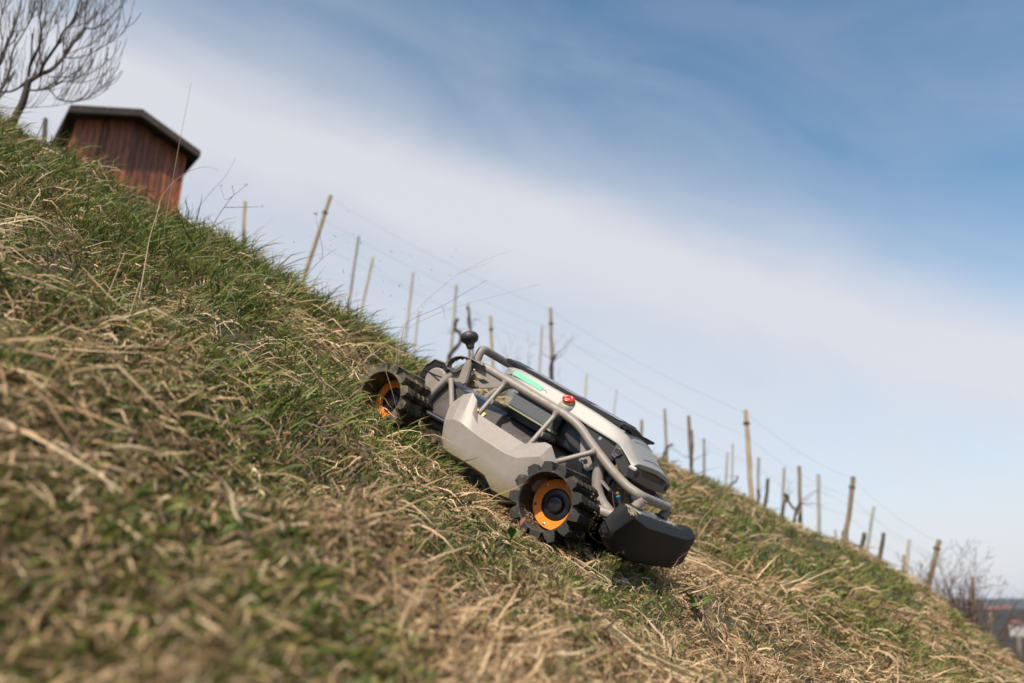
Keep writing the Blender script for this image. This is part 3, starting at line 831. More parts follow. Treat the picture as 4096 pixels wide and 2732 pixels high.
# --- hood
# stations: bottom edge, crest of the side, inner crest, centre line
S = [[(-.488, .169, .268), (-.491, .180, .292), (-.494, .187, .306), (-.492, .230, .307), (-.490, YC, .307)],
     [(-.300, .167, .260), (-.300, .178, .284), (-.300, .186, .302), (-.300, .230, .304), (-.300, YC, .305)],
     [(-.145, .166, .255), (-.145, .177, .280), (-.145, .186, .299), (-.145, .230, .302), (-.145, YC, .303)],
     [(-.070, .166, .246), (-.070, .176, .273), (-.070, .186, .296), (-.070, .230, .299), (-.070, YC, .300)],
     [(.030, .166, .2445), (.030, .176, .268), (.033, .187, .284), (.026, .225, .294), (.026, YC, .297)],
     [(.060, .150, .2410), (.058, .164, .258), (.052, .184, .277), (.046, .225, .290), (.046, YC, .294)],
     [(.095, .144, .2240), (.091, .152, .236), (.088, .168, .250), (.088, .215, .262), (.088, YC, .269)],
     [(.131, .138, .2005), (.123, .143, .217), (.124, .158, .227), (.130, .205, .233), (.132, YC, .239)],
     [(.134, .137, .2120), (.135, .143, .219), (.139, .160, .2225), (.144, .205, .226), (.147, YC, .231)],
     [(.134, .141, .2085), (.135, .146, .2085), (.139, .163, .2095), (.144, .207, .2115), (.147, YC, .2165)]]
bm = bmesh.new(); rows = []
for st in S:
    half = [bm.verts.new(p) for p in st]
    rows.append(half + [bm.verts.new(mir(p)) for p in st[-2::-1]])
for i in range(len(rows) - 1):
    for j in range(len(rows[0]) - 1):
        bm.faces.new((rows[i][j], rows[i + 1][j], rows[i + 1][j + 1], rows[i][j + 1]))
bm.faces.new(rows[0])
lay = bm.edges.layers.float.new('crease_edge')
for e in bm.edges:
    e[lay] = 0.9 if e.is_boundary else 0.0
for i in range(len(rows) - 1):
    for j in (2, len(rows[0]) - 3):
        e = bm.edges.get((rows[i][j], rows[i + 1][j]))
        if e: e[lay] = 0.8
for i in (5, 7, 8):
    for j in range(len(rows[0]) - 1):
        e = bm.edges.get((rows[i][j], rows[i][j + 1]))
        if e: e[lay] = 0.7
hood = bm_obj('hood', bm, 'hood_plastic', mower, True)
s_ = hood.modifiers.new('solid', 'SOLIDIFY'); s_.thickness = .003; s_.offset = -1
m_ = hood.modifiers.new('sub', 'SUBSURF'); m_.levels = 2; m_.render_levels = 2
# body below the hood rim
prism('front_body', [(.046, .243), (.060, .240), (.094, .222), (.128, .1985), (.128, .178), (.118, .166), (.085, .180), (.062, .198), (.048, .196)], .1535, 2 * YC - .1535, 'dark_plastic', mower, .002)
prism('body_panel', [(-.085, .247), (.030, .246), (.052, .243), (.056, .190), (.010, .190), (-.06, .205)], .1735, 2 * YC - .1735, 'dark_plastic', mower, .002)
sp = prism('side_sensor', [(.047, .2415), (.0485, .2030), (.063, .2005), (.0795, .2245), (.0600, .2400)], .1490, .1545, 'sensor_plastic', mower, .001)
def eye(parent, c, ax, r):
    lathe('sensor_ring', [(r, 0), (r, .0012), (r * .86, .0018), (r * .62, .0008), (r * .52, .0008), (r * .50, .0016), (r * .0001, .0018)], c, ax, 'dark_plastic', parent, 22)
eye(sp, (.0635, .1488, .2215), (0, -1, 0), .0122)
lathe('bolt', [(.0055, 0), (.0055, .0004), (.0028, .0004), (.0026, .0014), (.0001, .0014)], (-.018, .1728, .231), (0, -1, 0), 'steel', mower, 12)
# front sensor bar: two towers joined by a low beam
bar_poly = [(.126, .200), (.146, .1715), (.30, .1660), (.454, .1715), (.474, .200), (.470, .2080), (.426, .2080), (.402, .1940), (.198, .1940), (.174, .2080), (.130, .2080)]
sb = prism_x('sensor_bar', bar_poly, .122, .1465, 'sensor_plastic', mower, .0022)
for yy in (.1565, .4435): eye(sb, (.1467, yy, .1915), (1, 0, 0), .0118)
box('bar_recess', (.10, .165, .186), (.1375, .435, .212), 'dark_plastic', mower, .002)
vt = box('vent_strip', (.05, .178, .150), (.130, .422, .1695), 'dark_plastic', mower, .003)
for k in range(24):
    box('vent_tooth', (.128, .185 + k * .0098, .156), (.1345, .1895 + k * .0098, .166), 'dark_plastic', vt)
# solar panel
bm = bmesh.new()
prs = []
for x_, zz in ((-.462, -.002), (-.455, .000), (-.300, -.003), (-.120, -.007), (-.040, -.012), (.008, -.015), (.016, -.018)):
    prs.append([bm.verts.new((x_, y_, z_ + zz)) for y_, z_ in ((.1895, .3055), (.188, .3165), (.192, .3180), (.262, .3270), (.338, .3270), (.408, .3180), (.412, .3165), (.4105, .3055))])
for i in range(len(prs) - 1):
    for j in range(7):
        bm.faces.new((prs[i][j], prs[i + 1][j], prs[i + 1][j + 1], prs[i][j + 1]))
bm.faces.new(prs[0]); bm.faces.new(prs[-1])
pan = bm_obj('solar_panel', bm, 'dark_plastic', mower)
cell_xs = [(-.448 + k * .0560, -.448 + k * .0560 + .0542) for k in range(8)]
for (xa, xb) in cell_xs:
    sh = lambda x_: -.0054 + (-.000 if x_ < -.3 else -.001 - (x_ + .3) * .027)
    for side in (0, 1):
        vs = [(xa, .1945, .3223 + sh(xa)), (xb, .1945, .3223 + sh(xb)), (xb, .260, .3308 + sh(xb)), (xa, .260, .3308 + sh(xa))]
        mesh_obj('solar_cell', vs if not side else [mir(v) for v in vs], [(0, 1, 2, 3)], 'solar_glass', pan)
for k in range(6):
    box('panel_rib', (-.452 + k * .012, .1868, .3080), (-.4505 + k * .012, .1885, .3145), 'black_metal', pan)
# latch at the front of the panel
la = prism_x('hood_latch', [(.196, .2935), (.222, .3015), (.378, .3015), (.404, .2935), (.376, .2860), (.224, .2860)], .010, .050, 'dark_plastic', mower, .0016)
for k in range(13):
    box('latch_slot', (.0485, .236 + k * .0102, .2950), (.0508, .2415 + k * .0102, .2998), 'black_metal', la)
prism_x('latch_tip', [(.374, .3035), (.436, .3045), (.426, .2945), (.384, .2920)], .028, .047, 'dark_plastic', la, .001)
prism_x('latch_tip', [(.226, .3035), (.164, .3045), (.174, .2945), (.216, .2920)], .028, .047, 'dark_plastic', la, .001)
# panel joints pressed into the hood front
for (a_, b_) in (((.070, .205, .2745), (.070, .395, .2745)), ((.122, .205, .2390), (.122, .395, .2390))):
    tube('hood_groove', [a_, (a_[0] + .001, YC, a_[2] + .0062), b_], .0006, 'dark_plastic', hood, 6)
# moulded finger dimples along the side
for (dx, dz_) in ((-.422, .277), (-.268, .272), (-.112, .264), (.036, .258)):
    bm = bmesh.new(); N = 12
    top = []; botm = []
    for k in range(N + 1):
        a = math.pi * k / N
        top.append(bm.verts.new((dx + .0125 * math.cos(a), .1745 + .30 * .0085 * math.sin(a) - .0020, dz_ + .0095 * math.sin(a))))
    c0 = bm.verts.new((dx, .1768, dz_ + .001))
    for k in range(N): bm.faces.new((top[k], top[k + 1], c0))
    bm_obj('finger_dimple', bm, 'hood_plastic', hood, True)
# status light
lb = [(-.404, .2905), (-.4045, .2775), (-.4015, .2755), (-.281, .2720), (-.278, .2740), (-.279, .2855), (-.282, .2870), (-.401, .2925)]
bm = bmesh.new()
f_ = [bm.verts.new((x_, .1668 + (z_ - .262) * .40, z_)) for x_, z_ in lb]; g_ = [bm.verts.new((x_, .1780 + (z_ - .262) * .36, z_)) for x_, z_ in lb]
bm.faces.new(f_); bm.faces.new(g_[::-1])
for i in range(8): bm.faces.new((f_[i], f_[(i + 1) % 8], g_[(i + 1) % 8], g_[i]))
bm_obj('status_light', bm, 'teal_light', mower)
# emergency stop
ea = Vector((-.05, -.72, 1.0)).normalized(); eo = Vector((-.174, .1745, .2805))
ped = lathe('stop_button_base', [(.031, -.022), (.029, -.010), (.0235, -.002), (.0195, .0004), (.0001, .0004)], eo, ea, 'hood_plastic', mower, 24)
lathe('stop_button_collar', [(.0160, -.004), (.0172, -.002), (.0172, .0070), (.0150, .0080)], eo, ea, 'yellow_plastic', ped, 28)
lathe('stop_button', [(.0150, .0070), (.0155, .0090), (.0188, .0105), (.0200, .0130), (.0196, .0155), (.0170, .0176), (.0001, .0184)], eo, ea, 'red_plastic', ped, 28)
q_ = Vector((0, 0, 1)).rotation_difference(ea)
for k in range(3):
    arc = [eo + q_ @ Vector((.0118 * math.cos(a), .0118 * math.sin(a), .0184)) for a in np.linspace(math.radians(120 * k + 10), math.radians(120 * k + 85), 7)]
    tube('arrow_mark', arc, [.0004, .0009, .0009, .0009, .0009, .0014, .0003], 'white_print', ped, 6)

# --- height lever
kd = Vector((-.62, -.06, .78)).normalized()
lv = tube('lever_rod', fillet([(-.550, .132, .236), (-.551, .132, .262), (-.578, .131, .290)], .02, 6), .0052, TP, mower, 10)
lathe('lever_neck', [(.0085, .000), (.0125, .001), (.0135, .008), (.0160, .016), (.0220, .026)], (-.574, .131, .284), kd, 'dark_plastic', lv, 18)
plain('knob_rubber', (0.035, 0.033, 0.033), 0.5, 0.0, 0.15, 100, 0.2, dust=(0.20, 0.16, 0.11), dust_scale=34, dust_lo=0.58, dust_hi=0.74)
kn = lathe('lever_knob', [(.0150, .020), (.0245, .024), (.0300, .031), (.0318, .039), (.0302, .047), (.0250, .0535), (.0150, .0585), (.0001, .0602)], (-.574, .131, .284), kd, 'knob_rubber', lv, 28)
# toothed quadrant
outer = [(-.622, .190), (-.627, .204), (-.622, .220), (-.608, .235), (-.590, .245), (-.565, .251), (-.540, .2535), (-.494, .2525), (-.494, .2490), (-.540, .2490)]
inner = [(-.556, .2465), (-.558, .2395), (-.565, .2390), (-.567, .2450), (-.574, .2435), (-.575, .2355), (-.583, .2350), (-.585, .2405), (-.596, .2340), (-.590, .2255), (-.598, .2210), (-.606, .2280), (-.613, .2160), (-.607, .2060), (-.600, .2030), (-.592, .2080), (-.574, .2280), (-.545, .2400), (-.545, .2280), (-.572, .2160), (-.590, .1950), (-.606, .1905)]
def ring_plate(name, poly, y0, y1, mat, parent):
    return prism(name, poly, y0, y1, mat, parent)
prism('lever_quadrant', [(-.622, .190), (-.627, .204), (-.622, .220), (-.608, .235), (-.590, .245), (-.565, .251), (-.545, .2525), (-.545, .2485), (-.566, .2465), (-.568, .2405), (-.574, .2405), (-.575, .2455), (-.584, .2420), (-.585, .2365), (-.591, .2355), (-.593, .2390), (-.604, .2300), (-.603, .2240), (-.608, .2230), (-.612, .2250), (-.617, .2160), (-.620, .2050), (-.616, .1930)], .138, .141, 'deck_paint', mower)
prism('lever_quadrant', [(-.617, .186), (-.613, .196), (-.603, .199), (-.594, .197), (-.588, .204), (-.575, .222), (-.556, .235), (-.540, .239), (-.536, .226), (-.556, .221), (-.572, .206), (-.586, .188), (-.600, .183)], .139, .142, 'deck_paint', mower)
arc = [(-.622, .190), (-.627, .204), (-.622, .220), (-.608, .235), (-.590, .245), (-.565, .251), (-.540, .2535), (-.494, .2525)]
bm = bmesh.new(); rr = []
for (x_, z_) in arc: rr.append([bm.verts.new((x_, y_, z_ + dz_)) for y_, dz_ in ((.126, .0), (.156, .0), (.156, .003), (.126, .003))])
for i in range(len(rr) - 1):
    for j in range(4): bm.faces.new((rr[i][j], rr[i][(j + 1) % 4], rr[i + 1][(j + 1) % 4], rr[i + 1][j]))
bm.faces.new(rr[0]); bm.faces.new(rr[-1])
fl = bm_obj('quadrant_flange', bm, TP, mower)
for x_ in (-.520, -.505): lathe('bolt', [(.005, 0), (.005, .004), (.0035, .005), (.0001, .005)], (x_, .140, .2565), (0, 0, 1), 'steel', fl, 6)
prism('lever_plate', [(-.556, .246), (-.534, .247), (-.521, .220), (-.509, .174), (-.516, .1655), (-.545, .164), (-.552, .205)], .112, .127, TP, mower, .003)
gu = prism('gusset_plate', [(-.606, .148), (-.578, .205), (-.540, .243), (-.430, .240), (-.398, .222), (-.448, .197), (-.508, .166), (-.575, .160)], .1535, .1575, TP, mower, .001)
prism('gusset_dark_inset', [(-.503, .2035), (-.480, .2150), (-.455, .2135), (-.476, .2000)], .1525, .1534, 'black_metal', gu)  # solid black inset, coloured as the dark seen through an opening
pv = lathe('pivot_pin', [(.0001, -.014), (.008, -.014), (.0095, -.010), (.0095, 0), (.0115, 0), (.0115, .003)], (-.510, .148, .184), (.15, -1, .15), 'black_metal', mower, 16)
lathe('pivot_ring', [(.0105, 0), (.0125, .001), (.0125, .003), (.0105, .004)], (-.508, .1475, .1835), (.15, -1, .15), 'brass', pv, 16, True)
lathe('pivot_knob', [(.0001, .014), (.006, .012), (.0075, .007), (.006, .002), (.004, .0)], (-.527, .138, .190), (-.3, -1, .2), 'black_metal', pv, 14)
lathe('bolt', [(.0001, -.005), (.005, -.005), (.0062, -.002), (.0062, 0)], (-.490, .150, .184), (0, 1, 0), 'steel', pv, 6)
sprg = [(-.520 + .0042 * math.cos(a), .134 + .0042 * math.sin(a), .200 + a * .00075) for a in np.linspace(0, 2 * math.pi * 6, 60)]
tube('spring', sprg, .0009, 'steel', pv, 5)
mesh_obj('sight_plate', [(-.512, .1520, .216), (-.500, .1520, .222), (-.488, .1520, .213), (-.506, .1520, .207)], [(0, 1, 2, 3)], 'olive_plate', gu)

# --- rear bracket and drive motor
rb = prism('rear_bracket', [(-.770, .112), (-.764, .160), (-.752, .170), (-.738, .192), (-.690, .198), (-.664, .184), (-.672, .172), (-.700, .178), (-.722, .160), (-.734, .126), (-.748, .108)], .205, .225, 'black_metal', mower, .0015)
prism('bracket_edge', [(-.766, .160), (-.752, .1715), (-.738, .1940), (-.690, .2000), (-.664, .186), (-.664, .183), (-.690, .196), (-.737, .190), (-.750, .168), (-.763, .156)], .200, .235, TP, rb)
lathe('drive_motor', [(.0001, 0), (.040, 0), (.045, .004), (.045, .20), (.040, .204), (.0001, .204)], (-.690, .195, .128), (0, 1, 0), TP, mower, 28)
tube('cable', fillet([(-.752, .20, .140), (-.700, .19, .142), (-.655, .175, .148)], .02, 6), .0026, 'black_metal', mower, 8)
prism('rear_plate', [(-.675, .02), (-.640, .105), (-.60, .155), (-.50, .13), (-.50, .0), (-.60, -.03)], .170, .174, 'deck_paint', mower)

# --- bumper
def bst(d, xf, zt, zb, xb):
    # closed outline of one cross section, from the back bottom round the front
    return [(xb, d, zb + .012), (xb + .012, d, zb + .002), (xf - .014, d, zb), (xf - .003, d, zb + .007), (xf, d, zb + .016), (xf, d, zt - .004), (xf - .003, d, zt), (xf - .026, d, zt + .017), (xf - .032, d, zt + .018), (xb + .004, d, zt + .016), (xb, d, zt + .008)]
sec = []
for d_, xf, zt, zb, xb in ((.372, .234, .036, .020, .208), (.364, .246, .044, .010, .206), (.322, .257, .091, -.008, .205), (.312, .260, .096, -.012, .203), (.212, .266, .084, -.028, .195), (.198, .266, .083, -.029, .195), (.0, .267, .083, -.030, .195)):
    sec.append((d_, xf, zt, zb, xb))
full = [(YC - d_, *r) for d_, *r in sec] + [(YC + d_, *r) for d_, *r in sec[-2::-1]]
bm = bmesh.new(); rows = []
for d_, xf, zt, zb, xb in full: rows.append([bm.verts.new(p) for p in bst(d_, xf, zt, zb, xb)])
for i in range(len(rows) - 1):
    n_ = len(rows[i])
    for j in range(n_): bm.faces.new((rows[i][j], rows[i][(j + 1) % n_], rows[i + 1][(j + 1) % n_], rows[i + 1][j]))
bm.faces.new(rows[0]); bm.faces.new(rows[-1])
bmesh.ops.recalc_face_normals(bm, faces=bm.faces)
bmp = bm_obj('bumper', bm, 'bumper_plastic', mower, True, 20)
bv = bmp.modifiers.new('bevel', 'BEVEL'); bv.width = .003; bv.segments = 2; bv.limit_method = 'ANGLE'; bv.angle_limit = math.radians(22)
bp = box('bumper_plate', (.168, .115, .0985), (.224, .485, .1045), 'fin_metal', bmp)
for yy in (.172, .428): box('rubber_pad', (.165, yy - .022, .104), (.200, yy + .022, .110), 'black_metal', bmp, .002)
# mud scraped onto the bumper's near end
def mud_patch(name, parent, pts, mat, seed, thick=.0022, n=150, r=.007):
    rr_ = random.Random(seed); parts = []
    for _ in range(n):
        i = rr_.randrange(len(pts)); c, sp_, nn_ = pts[i]
        c = Vector(c) + Vector([rr_.gauss(0, 1) * s for s in sp_])
        nv = Vector(nn_).normalized(); t1 = nv.cross(Vector((0.3, 0.8, 0.5))).normalized(); t2 = nv.cross(t1)
        k = 6; rad = r * rr_.uniform(.25, 1); vs = [c + nv * thick * rr_.uniform(.6, 1.2)]
        for a in range(k):
            an = 2 * math.pi * a / k; q = rad * rr_.uniform(.5, 1.2)
            vs.append(c + t1 * q * math.cos(an) + t2 * q * math.sin(an) - nv * .001)
        parts.append((vs, [(0, 1 + a, 1 + (a + 1) % k) for a in range(k)]))
    return mesh_obj(name, *geo_join(parts), mat, parent)
# --- wheels
RL, RC, RO, WW = .085, .0905, .1135, .150     # lip, carcass, lug tip, width
def tyre_mesh(seed):
    r_ = random.Random(seed)
    parts = []
    seg = 52
    prof = [(.0815, .152), (RC - .004, .152), (RC, .146), (RC, .006), (RC - .002, .000), (RL + .003, .000), (RL, -.0008), (RL - .0035, .002), (.0805, .010), (.0795, .030), (.0790, .085), (.0790, .140), (.0815, .152)]
    v, f = [], []
    for rad, d in prof:
        for k in range(seg):
            a = 2 * math.pi * k / seg; v.append((rad * math.cos(a), d, rad * math.sin(a)))
    for i in range(len(prof) - 1):
        for k in range(seg):
            k2 = (k + 1) % seg; f.append((i * seg + k, i * seg + k2, (i + 1) * seg + k2, (i + 1) * seg + k))
    parts.append((v, f))
    NL = 13
    for l in range(NL):
        a0 = 2 * math.pi * l / NL + .12
        skew = lambda yy: -.9 * yy + (.5 * abs(yy - .075))
        # the bar of the lug runs across the whole tread
        ys = [-.0006, .038, .075, .112, .1512]
        mid = RO - .0075
        vs, fs = [], []
        for k, yy in enumerate(ys):
            ac = a0 + skew(yy); w = 1.0 if k in (0,) else .86
            for rad, h in ((RC - .005, .215 * w), (mid, .150 * w)):
                for sgn in (-1, 1): vs.append((rad * math.cos(ac + sgn * h), yy, rad * math.sin(ac + sgn * h)))
        for k in range(4):
            o_ = k * 4
            fs += [(o_, o_ + 2, o_ + 6, o_ + 4), (o_ + 2, o_ + 3, o_ + 7, o_ + 6), (o_ + 3, o_ + 1, o_ + 5, o_ + 7)]
        fs += [(0, 1, 3, 2), (16, 18, 19, 17)]
        parts.append((vs, fs))
        # knobs stepping along its ridge
        kn_ = [(-.0008, .034), (.037, .062), (.065, .090), (.093, .118), (.121, .1516)]
        for b_, (y1, y2) in enumerate(kn_):
            top = RO + r_.uniform(-.0012, .0008) + (.001 if b_ == 0 else 0); vs = []
            tw = (-.03 if b_ else 0) + r_.uniform(-.012, .012)
            for yy, tw_ in ((y1, -tw), (y2, tw)):
                ac = a0 + skew(yy) + tw_
                for rad, h in ((mid - .004, .138 if b_ == 0 else .124), (top, .098 if b_ == 0 else .072)):
                    for sgn in (-1, 1): vs.append((rad * math.cos(ac + sgn * h), yy + (0 if rad < top else (.0015 if yy == y1 else -.0022)) * (0 if b_ == 0 and yy == y1 else 1), rad * math.sin(ac + sgn * h)))
            parts.append((vs, [(0, 1, 3, 2), (4, 6, 7, 5), (0, 2, 6, 4), (1, 5, 7, 3), (2, 3, 7, 6)]))
    return geo_join(parts)
tv, tf = tyre_mesh(2)
rim_prof = [(.0745, .0830), (.0745, .0775), (.0730, .0762), (.0480, .0790), (.0470, .0800)]
hub_prof = [(.0480, .0800), (.0475, .084), (.0450, .0795), (.0440, .0780), (.0395, .0770), (.0300, .0770), (.0290, .0800), (.0255, .0805), (.0245, .0720), (.0215, .0690), (.0185, .0685), (.0001, .0690)]
def wheel(x_, side, spin, muddy):
    w = empty('wheel', (x_, 0.0 if not side else 2 * YC, 0), mower)
    if side: w.rotation_euler = (0, 0, math.pi)
    me_name = 'tyre'
    o = mesh_obj(me_name, tv, tf, 'rubber_muddy' if muddy else 'rubber', w)
    bm = bmesh.new(); bm.from_mesh(o.data); bmesh.ops.recalc_face_normals(bm, faces=bm.faces); bm.to_mesh(o.data); bm.free()
    for p in o.data.polygons: p.use_smooth = True
    o.data.set_sharp_from_angle(angle=math.radians(28))
    b_ = o.modifiers.new('bevel', 'BEVEL'); b_.width = .0014; b_.segments = 2; b_.limit_method = 'ANGLE'; b_.angle_limit = math.radians(30)
    o.rotation_euler = (0, spin, 0)
    lathe('rim_disc', [(r, d) for r, d in rim_prof], (0, 0, 0), (0, 1, 0), 'orange_paint', w, 56)
    lathe('hub', [(r, d) for r, d in hub_prof], (0, 0, 0), (0, 1, 0), 'black_metal', w, 40)
    lathe('back_disc', [(.0780, .090), (.0001, .092)], (0, 0, 0), (0, 1, 0), 'black_metal', w, 40)
    for k in range(6):
        a = spin + 2 * math.pi * k / 6 + .42
        lathe('rim_bolt', [(.0048, .0024), (.0048, .0010), (.0034, .0004), (.0030, -.0012), (.0001, -.0016)], (.0655 * math.cos(a), .0762, .0655 * math.sin(a)), (0, 1, 0), 'steel' if k != 3 else 'rust', w, 12)
    return w
w0 = wheel(0, 0, .05, False); wheel(-.712, 0, .5, True); wheel(0, 1, .2, False); wheel(-.712, 1, .8, True)
# soil pressed onto the lug tips of the near front wheel
def lug_mud(w, seed, n):
    r_ = random.Random(seed); pts = []
    for _ in range(40):
        a = r_.uniform(-1.4, 1.0); pts.append(((RO * math.cos(a), r_.uniform(.09, .15), RO * math.sin(a)), (.003, .006, .003), (math.cos(a), .2, math.sin(a))))
    mud_patch('tread_soil', w, pts, 'soil_clod', seed, .003, n, .005)['kind'] = 'stuff'
lug_mud(w0, 9, 90)
# dry stalks caught in the rim and lying on the bumper and hood
def straws(name, parent, spots, n, seed, L=.016):
    r_ = random.Random(seed); parts = []
    for _ in range(n):
        c, sp_ = spots[r_.randrange(len(spots))]; c = Vector(c) + Vector([r_.gauss(0, s) for s in sp_])
        d = Vector((r_.gauss(0, 1), r_.gauss(0, 1), r_.gauss(0, .35))).normalized() * L * r_.uniform(.3, 1)
        parts.append(tube_geo([c - d * .5, c + Vector((0, 0, .001)), c + d * .5], [.0007, .0009, .0005], 4))
    o = mesh_obj(name, *geo_join(parts), 'straw_stem', parent); o['kind'] = 'stuff'
    return o
straws('caught_straw', w0, [((-.045, .035, -.062), (.012, .020, .006)), ((-.02, .05, -.074), (.012, .02, .002))], 60, 3)
straws('caught_straw', bmp, [((.238, .25, .1045), (.006, .10, .0004))], 14, 8, .010)

# ------------------------------------------------------------------ garden shed up the hill
def shed():
    s = empty('garden_shed')
    tag(s, 'dark red brown wooden garden shed with gabled roof behind the grassy brow', 'shed')
    y1 = 13.2
    Pl = pix(281, 428, y1); Pr = pix(801, 612, y1 * 1.128)          # ends of the barge boards
    Pr.z = Pl.z
    ax = (Pr - Pl); W = ax.length; ax = ax.normalized()            # along the gable
    back = Vector((-ax.y, ax.x, 0))                                  # away from the camera, along the eaves
    O = Pl.copy(); zE = Pl.z
    rise, depth, ov, ovf = 0.50, 1.55, 0.20, 0.34
    base = gz(O.x, O.y) - 0.6
    s.location = (O.x, O.y, base)
    s.rotation_euler = (0, 0, math.atan2(ax.y, ax.x))
    H = zE - base
    # local frame: x along the gable, y back, z up from the base
    L0, L1 = ov, W - ov
    yF = ovf
    roof_z = lambda x: H + rise * (1 - abs(x - W / 2) / (W / 2))
    # planks of the gable wall
    x = L0; k = 0; r_ = random.Random(5)
    while x < L1 - 0.01:
        w = min(0.118 + r_.uniform(-.004, .004), L1 - x)
        xa, xb = x + .006, x + w - .006
        za, zb = roof_z(xa) - .07, roof_z(xb) - .07
        off = r_.uniform(0, .016) + (0.02 if x < L0 + .55 else 0)
        v = [(xa, yF + off, 0), (xb, yF + off, 0), (xb, yF + off, zb), (xa, yF + off, za), (xa, yF + .05, 0), (xb, yF + .05, 0), (xb, yF + .05, zb), (xa, yF + .05, za)]
        mesh_obj('plank', v, [(0, 1, 2, 3), (5, 4, 7, 6), (0, 4, 5, 1), (3, 2, 6, 7), (0, 3, 7, 4), (1, 5, 6, 2)], 'shed_wood', s)
        x += w
    y = yF + .05
    while y < yF + depth:
        w = 0.118; ya, yb = y + .003, y + w - .003
        for xs, sg in ((L0, 1), (L1, -1)):
            z_ = roof_z(xs) - .06
            v = [(xs, ya, 0), (xs, yb, 0), (xs, yb, z_), (xs, ya, z_), (xs + sg * .04, ya, 0), (xs + sg * .04, yb, 0), (xs + sg * .04, yb, z_), (xs + sg * .04, ya, z_)]
            mesh_obj('plank', v, [(0, 3, 2, 1), (4, 5, 6, 7), (0, 1, 5, 4), (3, 7, 6, 2), (0, 4, 7, 3), (1, 2, 6, 5)], 'shed_wood', s)
        y += w
    xm = W / 2; zz = lambda x: roof_z(x) - .075
    v = [(L0 + .02, yF + .052, 0), (L1 - .02, yF + .052, 0), (L1 - .02, yF + .052, zz(L1)), (xm, yF + .052, zz(xm)), (L0 + .02, yF + .052, zz(L0))]
    v += [(p[0], yF + .07, p[2]) for p in v]
    mesh_obj('back_panel', v, [(0, 1, 2, 3, 4), (9, 8, 7, 6, 5), (0, 5, 6, 1), (1, 6, 7, 2), (2, 7, 8, 3), (3, 8, 9, 4), (4, 9, 5, 0)], 'roof_felt', s)
    for xs in (L0 + .045, L1 - .06): box('back_panel', (xs, yF + .08, 0), (xs + .015, yF + depth, roof_z(xs) - .09), 'roof_felt', s)
    box('corner_board', (L0 - .012, yF - .012, 0), (L0 + .05, yF + .0, H - .02), 'shed_wood', s)
    box('corner_board', (L1 - .05, yF - .012, 0), (L1 + .012, yF + .0, H - .02), 'shed_wood', s)
    box('door_batten', (L0 + .52, yF - .016, 0), (L0 + .56, yF + .002, roof_z(L0 + .54) - .09), 'shed_wood', s)
    # roof slabs, barge boards and eaves boards
    for sg in (0, 1):
        xa, xb = (0.0, W / 2) if sg == 0 else (W / 2, W)
        za, zb = (H, H + rise) if sg == 0 else (H + rise, H)
        t = .035
        v = [(xa, 0, za), (xb, 0, zb), (xb, yF + depth + .2, zb), (xa, yF + depth + .2, za)]
        v += [(p[0], p[1], p[2] + t) for p in v]
        rf = mesh_obj('roof_slab', v, [(3, 2, 1, 0), (4, 5, 6, 7), (0, 1, 5, 4), (1, 2, 6, 5), (2, 3, 7, 6), (3, 0, 4, 7)], 'roof_felt', s)
        v = [(xa, -.024, za - .125), (xb, -.024, zb - .125), (xb, -.024, zb + .045), (xa, -.024, za + .045)]
        v += [(p[0], -.002, p[2]) for p in v]
        bb = mesh_obj('barge_board', v, [(0, 1, 2, 3), (7, 6, 5, 4), (0, 4, 5, 1), (1, 5, 6, 2), (2, 6, 7, 3), (3, 7, 4, 0)], 'fascia_wood', s)
        for f_ in (.14, .5, .86):
            xx = xa + (xb - xa) * f_; zz = za + (zb - za) * f_ - .03
            box('nail_head', (xx - .006, -.028, zz - .006), (xx + .006, -.024, zz + .006), 'steel', bb)
    box('eaves_board', (-.012, .0, H - .09), (.010, yF + depth + .2, H + .03), 'fascia_wood', s)
    box('eaves_board', (W - .010, .0, H - .09), (W + .012, yF + depth + .2, H + .03), 'fascia_wood', s)
    box('floor_slab', (L0 + .05, yF + .06, 0), (L1 - .05, yF + depth, .1), 'fascia_wood', s)
shed()

# ------------------------------------------------------------------ vineyard posts on the far side of the brow
def post(px0, py0, px1, py1, Y, r, mat, label, notch=False):
    top = pix(px0, py0, Y); low = pix(px1, py1, Y)
    d = (low - top)
    # carry the post on down to the ground behind the brow
    t = 1.0
    while t < 12:
        p = top + d * t
        if p.z < gz(p.x, p.y) - 0.05: break
        t += 0.04
    foot = top + d * t
    r_ = random.Random(int(px0 * 7 + py0))
    n = 9; pts, rad = [], []
    for k in range(n):
        f = k / (n - 1); p = foot.lerp(top, f)
        j = .10 * r
        pts.append(p + Vector((r_.gauss(0, j), r_.gauss(0, j), 0))); rad.append(r * (1.08 - .16 * f) * r_.uniform(.95, 1.05))
    base = pts[0].copy()
    o = tube('vineyard_post', [p - base for p in pts], rad, mat, None, 7)
    o.location = base
    tag(o, label, 'post', 'posts of the vineyard rows')
    if notch:
        q = pts[-2] - base
        lathe('wire_staple', [(r * 1.3, -.02), (r * 1.45, 0), (r * 1.3, .02)], q, (pts[-1] - pts[-2]), 'post_dark', o, 8)
    return o, top, foot
PW, PG, PD = 'post_wood', 'post_grey', 'post_dark'
